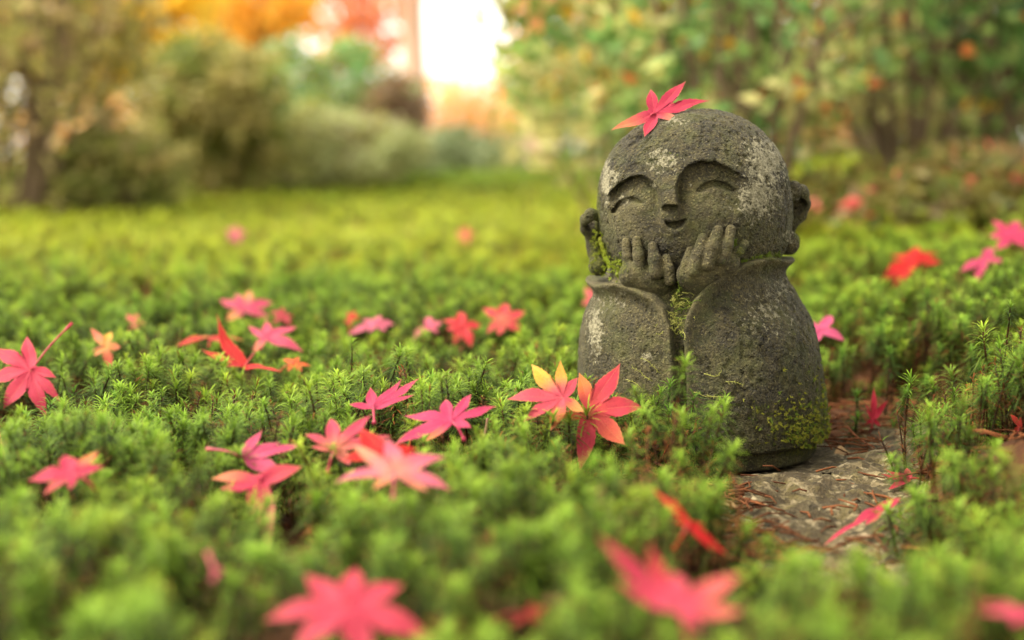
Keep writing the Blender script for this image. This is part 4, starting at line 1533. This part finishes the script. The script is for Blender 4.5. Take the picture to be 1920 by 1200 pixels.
def pebble():
    n, m = 14, 9
    V = []
    for i in range(m):
        ph = math.pi * i / (m - 1)
        for k in range(n):
            th = 2 * math.pi * k / n
            V.append((math.sin(ph) * math.cos(th), math.sin(ph) * math.sin(th), math.cos(ph)))
    V = np.array(V)
    V = V * (0.85 + 0.3 * fbm(V * 1.3 + 5, 2, 61))[:, None] * np.array([.0050, .0038, .0028])
    F = [(i * n + k, (i + 1) * n + k, (i + 1) * n + (k + 1) % n, i * n + (k + 1) % n) for i in range(m - 1) for k in range(n)]
    p = at(1640, 880, .642)
    o = mesh_obj('pebble', V, F, M_granite, loc=(p[0], p[1], p[2]))
    tag(o, 'small grey pebble lying on the granite rock', 'pebble')


pebble()


def twig(label, pts, rad, col):
    P = [at(px, py, y) for px, py, y in pts]
    c0 = P[0]
    mb = MB()
    Q = catmull([p - c0 for p in P], 5)
    mb.tube(Q, np.linspace(rad, rad * .6, len(Q)), 6, col)
    o = mb.build('twig', M_litter, None, True, tuple(c0))
    tag(o, label, 'twig')


twig('thin curved dry twig lying on the soil near the pale dry leaf', [(1612, 835, .69), (1660, 838, .69), (1720, 826, .70), (1800, 800, .715)], .0005, (.22, .11, .05))
twig('short reddish twig lying across the soil beside the statue', [(1588, 800, .70), (1610, 822, .69), (1640, 840, .68)], .0006, (.20, .07, .03))
twig('straight orange straw standing in the moss', [(12, 875, .56), (5, 840, .57), (-4, 800, .58)], .0006, (.42, .20, .06))
twig('knobbly dry brown stalk poking up beside the star-shaped leaf', [(906, 826, .59), (911, 806, .592), (914, 784, .594)], .0009, (.17, .09, .06))


# ---------------------------------------------------------------- shrubs and trees behind
def leaf_cloud(mb, centers, normals_up, size, colors, rs, aspect=.5):
    """many small folded leaves (4 triangles each) at given points"""
    n = len(centers)
    az = rs.uniform(0, 6.283, n)
    el = rs.normal(.1, .55, n)
    d = np.column_stack([np.cos(az) * np.cos(el), np.sin(az) * np.cos(el), np.sin(el)])
    r = rs.normal(0, 1, (n, 3))
    s = np.cross(d, r)
    s /= np.linalg.norm(s, axis=1)[:, None]
    nn = np.cross(d, s)
    ln = (size * rs.uniform(.65, 1.35, n))[:, None]
    P = np.stack([centers, centers + d * ln * .45 + s * ln * aspect * .5 + nn * ln * .08, centers + d * ln, centers + d * ln * .45 - s * ln * aspect * .5 + nn * ln * .08], 1).reshape(-1, 3)
    off = mb.n
    mb.v.append(P)
    base = off + 4 * np.arange(n)
    mb.f += [f for b0 in base.tolist() for f in ((b0, b0 + 1, b0 + 2), (b0, b0 + 2, b0 + 3))]
    mb.c.append(np.repeat(colors, 4, axis=0))
    mb.n += 4 * n


def shrub(name, label, base, rx, ry, h, z0, nleaf, size, palette, seed, stems=9, mat=None, bark=None, group=None, gap=.42, stem_r=.006, cat='shrub', accent=None, shell=.55):
    """a shrub on the ground at base: stems that fork into the crown, leaves in clumps through the crown's volume"""
    rs = np.random.default_rng(seed)
    base = np.array(base, float)
    root = empty(name, tuple(base), label, cat, group)
    sm = MB()
    tips = []
    for k in range(stems):
        a = rs.uniform(0, 6.283)
        rad = rs.uniform(.15, .95)
        tip = np.array([math.cos(a) * rx * rad, math.sin(a) * ry * rad, z0 + (h - z0) * rs.uniform(.55, 1.0) * math.sqrt(max(.1, 1 - .6 * rad * rad))])
        foot = np.array([math.cos(a) * rx * .12, math.sin(a) * ry * .12, -.02])
        m_ = foot * .4 + tip * .5 + np.array([rs.normal(0, .07) * rx, rs.normal(0, .07) * ry, -.05 * h])
        pts = catmull([foot, m_, tip], 6)
        sm.tube(pts, np.linspace(stem_r, stem_r * .35, len(pts)), 6, (1, 1, 1))
        for j in range(4):
            q = pts[rs.integers(4, len(pts))]
            e = q + np.array([rs.normal(0, .3) * rx, rs.normal(0, .3) * ry, rs.uniform(.05, .3) * h])
            sm.tube(catmull([q, (q + e) / 2 + rs.normal(0, .02, 3) * h, e], 4), np.linspace(stem_r * .45, stem_r * .2, 9), 5, (1, 1, 1))
            tips.append(e)
    sm.build('stems', bark or M_bark, root)
    # leaf clumps
    N_ = int(nleaf * 2.2)
    u = rs.normal(0, 1, (N_, 3))
    u /= np.linalg.norm(u, axis=1)[:, None]
    rad = rs.uniform(0, 1, N_) ** (1 / (1.0 + 4 * shell))
    zc, hz = (z0 + h) / 2, (h - z0) / 2
    P = u * rad[:, None] * np.array([rx, ry, hz])
    wob = 1 + .45 * (fbm(u * 2.1 + seed, 2, seed) - .5)
    P = P * wob[:, None] + np.array([0, 0, zc])
    cl = fbm(P / max(rx, .05) * 3.2 + seed * 3.1, 2, seed + 5)
    P = P[cl > np.quantile(cl, gap)][:nleaf]
    n = len(P)
    pal = np.array(palette)
    w = fbm(P / max(rx, .05) * 2.4 + seed, 2, seed + 9)
    idx = np.clip((w - .25) / .5 * len(pal) + rs.normal(0, .7, n), 0, len(pal) - 1).astype(int)
    C = pal[idx] * rs.uniform(.7, 1.3, (n, 1))
    if accent is not None:
        for frac, ac in accent:
            k = rs.random(n) < frac
            C[k] = np.array(ac) * rs.uniform(.8, 1.2, (k.sum(), 1))
    fm = MB()
    leaf_cloud(fm, P, None, size, C, rs)
    fo = fm.build('foliage', mat or M_foliage, root, smooth=False)
    fo['kind'] = 'stuff'
    return root


def on_ground(px, y):
    x = (px - 960) / FPX * y * 1.0
    return np.array([x, y, float(ground_z(x, y)) if y < 5 else 0.0])


OLIVE = [(.32, .30, .08), (.42, .36, .13), (.50, .36, .18), (.27, .29, .06)]
DKGRN = [(.17, .20, .04), (.25, .27, .06), (.33, .31, .09), (.40, .32, .11)]
GREEN = [(.12, .24, .07), (.18, .33, .10), (.28, .38, .16), (.28, .28, .02)]
GREYG = [(.28, .31, .12), (.37, .38, .17), (.32, .31, .09)]
LEAFG = [(.13, .24, .06), (.22, .32, .08), (.34, .38, .11), (.46, .42, .16)]

shrub('azalea_shrub', 'tall olive brown shrub with many upright stems at the lawn edge', on_ground(40, 2.75), on_ground(0, 1)[0] * 0 + .26, .22, .80, -.10, 5600, .030, OLIVE, 21, stems=16, gap=.42, stem_r=.009)
shrub('azalea_shrub', 'low dark olive shrub filling the gap beside the tall brown shrub', on_ground(215, 2.8), .13, .14, .17, .0, 2400, .026, DKGRN, 20, stems=8, gap=.33)
shrub('azalea_shrub', 'dark olive rounded shrub between the tall brown shrub and the green mound', on_ground(405, 3.3), .17, .15, .38, .02, 5200, .028, DKGRN + OLIVE[:2], 22, stems=10, gap=.36)
shrub('azalea_shrub', 'bright green rounded shrub rising behind the low grey-green one', on_ground(610, 4.6), .31, .22, .48, .03, 5200, .032, GREEN, 23, stems=10, gap=.33)
shrub('azalea_shrub', 'low spreading grey-green shrub in front of the bright green mound', on_ground(560, 3.5), .34, .18, .22, .0, 4200, .024, GREYG, 24, stems=9, gap=.33)
shrub('azalea_shrub', 'small rusty brown shrub at the end of the low grey-green one', on_ground(742, 4.1), .10, .10, .29, .02, 1500, .026, [(.20, .13, .075), (.25, .14, .07), (.15, .13, .05)], 25, stems=7, gap=.4)
shrub('azalea_shrub', 'pale green low bush on the far side of the lawn', on_ground(860, 5.2), .26, .22, .24, .0, 2600, .034, [(.20, .25, .11), (.27, .30, .15), (.14, .19, .07)], 26, stems=8, gap=.35)
shrub('leafy_shrub', 'leafy green shrub with scattered yellow leaves behind the statue head', on_ground(1185, 1.95), .24, .20, .56, .09, 1700, .036, LEAFG, 27, stems=6, gap=.38, stem_r=.0035, accent=[(.05, (.70, .42, .04)), (.01, (.68, .18, .05))])
shrub('leafy_shrub', 'open branching shrub with dark forked stems behind the statue', on_ground(1400, 1.75), .17, .16, .52, .10, 800, .030, LEAFG, 28, stems=11, gap=.42, stem_r=.008, accent=[(.05, (.66, .36, .04)), (.05, (.66, .16, .05))])
shrub('leafy_shrub', 'twiggy green shrub growing on the moss bank', on_ground(1710, 2.0), .28, .24, .60, .06, 1500, .032, LEAFG, 29, stems=18, gap=.40, stem_r=.006, accent=[(.02, (.66, .20, .06)), (.02, (.70, .42, .05))])
shrub('leafy_shrub', 'dense dark green shrub at the far end of the moss bank', on_ground(1960, 1.9), .17, .2, .55, .06, 1600, .034, LEAFG[:2] + [(.09, .18, .08)], 30, stems=10, gap=.36, stem_r=.007)
shrub('leafy_shrub', 'wide mid-green bush filling the space behind the leafy shrub', on_ground(1290, 3.3), .36, .25, .50, .0, 3600, .034, LEAFG[:3] + [(.26, .24, .07)], 31, stems=10, gap=.34, stem_r=.006)
shrub('leafy_shrub', 'wide olive bush behind the twiggy shrub on the bank', on_ground(1640, 3.4), .34, .25, .42, .0, 3200, .034, [(.20, .22, .06), (.28, .27, .08), (.34, .28, .10)], 32, stems=10, gap=.34, stem_r=.006)
shrub('leafy_shrub', 'wide grey-green bush behind the dense dark shrub', on_ground(1920, 3.4), .30, .25, .55, .0, 3200, .034, [(.18, .23, .08), (.24, .28, .10), (.30, .30, .13)], 33, stems=10, gap=.34, stem_r=.006)
# low cover on the bank
for k, (px, yy, rx, h, lab) in enumerate([(1560, 1.75, .12, .07, 'low tawny ground plant at the foot of the open branching shrub'), (1690, 1.6, .14, .07, 'low olive ground plant spreading below the twiggy shrub'), (1850, 1.65, .14, .08, 'low olive ground plant below the dense dark shrub')]):
    shrub('ground_plant', lab, on_ground(px, yy), rx, .16, h, .0, 900, .022, [(.12, .105, .02), (.16, .13, .03), (.10, .12, .02), (.19, .11, .04)], 50 + k, stems=8, gap=.35, stem_r=.002, cat='plant', accent=[(.04, (.55, .09, .07))])


def tree(name, label, x, y, trunk_h, trunk_r, crown_c, crown_r, nleaf, size, palette, seed, bark, group=None):
    rs = np.random.default_rng(seed)
    root = empty(name, (x, y, 0), label, 'tree', group)
    tm = MB()
    cz = crown_c[2]
    top = np.array([crown_c[0] * .6, crown_c[1] * .6, cz + crown_r[2] * .4])
    pts = catmull([np.array([0, 0, -.1]), np.array([rs.normal(0, .06), rs.normal(0, .06), trunk_h * .5]), np.array([crown_c[0] * .3, 0, trunk_h]), top], 6)
    rad = np.interp(np.linspace(0, 1, len(pts)), [0, .08, .5, 1], [trunk_r * 1.5, trunk_r * 1.05, trunk_r * .8, trunk_r * .2])
    tm.tube(pts, rad, 10, (1, 1, 1))
    for k in range(9):
        q = pts[rs.integers(len(pts) // 2 - 1, len(pts) - 2)]
        a = rs.uniform(0, 6.283)
        e = np.array([crown_c[0] + math.cos(a) * crown_r[0] * .8, crown_c[1] + math.sin(a) * crown_r[1] * .8, cz + rs.uniform(-.5, .6) * crown_r[2]])
        tm.tube(catmull([q, (q + e) / 2 + np.array([0, 0, .12 * crown_r[2]]), e], 5), np.linspace(trunk_r * .4, trunk_r * .08, 11), 6, (1, 1, 1))
    tm.build('trunk', bark, root)
    N_ = int(nleaf * 1.7)
    u = rs.normal(0, 1, (N_, 3))
    u /= np.linalg.norm(u, axis=1)[:, None]
    rd = rs.uniform(0, 1, N_) ** .4
    P = u * rd[:, None] * np.array(crown_r) * (1 + .4 * (fbm(u * 2 + seed, 2, seed) - .5))[:, None] + np.array(crown_c)
    cl = fbm(P / crown_r[0] * 3.5 + seed, 2, seed + 3)
    P = P[cl > np.quantile(cl, .38)][:nleaf]
    pal = np.array(palette)
    C = pal[rs.integers(0, len(pal), len(P))] * rs.uniform(.75, 1.25, (len(P), 1))
    fm = MB()
    leaf_cloud(fm, P, None, size, C, rs, .8)
    fo = fm.build('crown', M_autumn, root, smooth=False)
    fo['kind'] = 'stuff'


YEL = [(.82, .62, .06), (.84, .66, .10), (.80, .54, .06)]
ORG = [(.78, .30, .08), (.80, .38, .14), (.76, .24, .10)]
PNK = [(.78, .34, .20), (.80, .42, .26), (.74, .28, .18)]
PEA = [(.80, .50, .22), (.78, .44, .20), (.74, .52, .24)]


def px_x(px, y):
    return (px - 960) / FPX * y


tree('ginkgo_tree', 'golden yellow tree behind the dark shrubs', px_x(205, 15), 15, .9, .13, (0, 0, 1.55), (1.35, .8, .82), 4200, .15, YEL, 61, M_darkbark)
tree('maple_tree', 'amber orange tree next to the golden yellow tree', px_x(455, 17), 17, 1.0, .13, (0, 0, 1.75), (1.0, .8, .85), 3000, .13, [(.82, .52, .07), (.80, .44, .08), (.82, .56, .10)], 62, M_darkbark)
tree('maple_tree', 'salmon orange tree with thin foliage beyond the green mound', px_x(670, 19), 19, 1.6, .12, (0, 0, 2.3), (.8, .9, 1.3), 1900, .13, ORG + PNK, 63, M_palebark)
tree('maple_tree', 'tall pale pinkish tree trunk with peach leaves by the sky gap', px_x(785, 12), 12, 1.9, .12, (-.12, 0, 2.2), (.55, .6, .95), 1500, .07, PNK, 64, M_palebark)
tree('maple_tree', 'peach coloured tree standing behind the leafy shrub', px_x(1010, 18), 18, 1.5, .12, (.1, 0, 2.5), (.62, .9, 2.0), 2600, .12, PEA + PNK, 65, M_palebark)
tree('maple_tree', 'vivid orange maple tree far behind the open branching shrub', px_x(1610, 13), 13, 1.3, .12, (0, 0, 2.25), (.95, 1.0, 1.5), 3400, .12, [(.80, .26, .06), (.78, .22, .07), (.80, .34, .10)], 66, M_darkbark)
tree('maple_tree', 'yellow orange tree glimpsed through the shrub branches', px_x(1400, 16), 16, 1.3, .12, (0, 0, 2.2), (1.0, 1.0, 1.7), 3200, .12, YEL + PEA, 67, M_darkbark)
tree('maple_tree', 'orange red low tree glimpsed beside the statue head', px_x(1150, 14), 14, 1.0, .10, (0, 0, 1.35), (.42, .6, .85), 1500, .10, [(.78, .26, .12), (.76, .32, .16)], 68, M_darkbark)
tree('maple_tree', 'grey-green tree standing beyond the dense dark shrub', px_x(1880, 14), 14, 1.3, .14, (0, 0, 2.2), (1.1, 1.0, 1.9), 3400, .13, [(.22, .27, .12), (.30, .30, .14), (.16, .22, .08)], 69, M_darkbark)
tree('maple_tree', 'straw yellow tree standing beyond the tall brown shrub', px_x(-90, 13), 13, 1.4, .14, (0, 0, 2.3), (1.0, .8, 2.0), 2400, .13, [(.80, .58, .10), (.78, .50, .16), (.66, .50, .18)], 70, M_darkbark)
# far hedge of autumn bushes closing the garden
HP = [PEA, [(.36, .34, .15), (.46, .40, .2), (.3, .28, .12)], PNK, PEA, [(.45, .42, .22), (.55, .48, .28)], [(.30, .33, .15), (.42, .38, .2)], PEA, [(.26, .28, .11), (.36, .33, .15)]]
HL = ['far peach bush below the golden yellow tree', 'far olive bush below the amber tree', 'far pink bush behind the pale trunk', 'far peach bush under the sky gap', 'far straw coloured bush behind the leafy shrub', 'far olive green bush behind the statue head', 'far peach bush under the vivid orange maple', 'far grey-green bush beyond the moss bank']
for k, (pal, lab) in enumerate(zip(HP, HL)):
    yy = 22 + (k % 3) * 1.2
    px = [180, 430, 640, 850, 1050, 1290, 1540, 1800][k]
    shrub('autumn_bush', lab, (px_x(px, yy), yy, 0), 1.25, .8, 1.15 + .25 * (k % 2), .0, 2200, .14, pal, 80 + k, stems=8, mat=M_autumn, gap=.3, stem_r=.02, bark=M_darkbark, cat='bush')
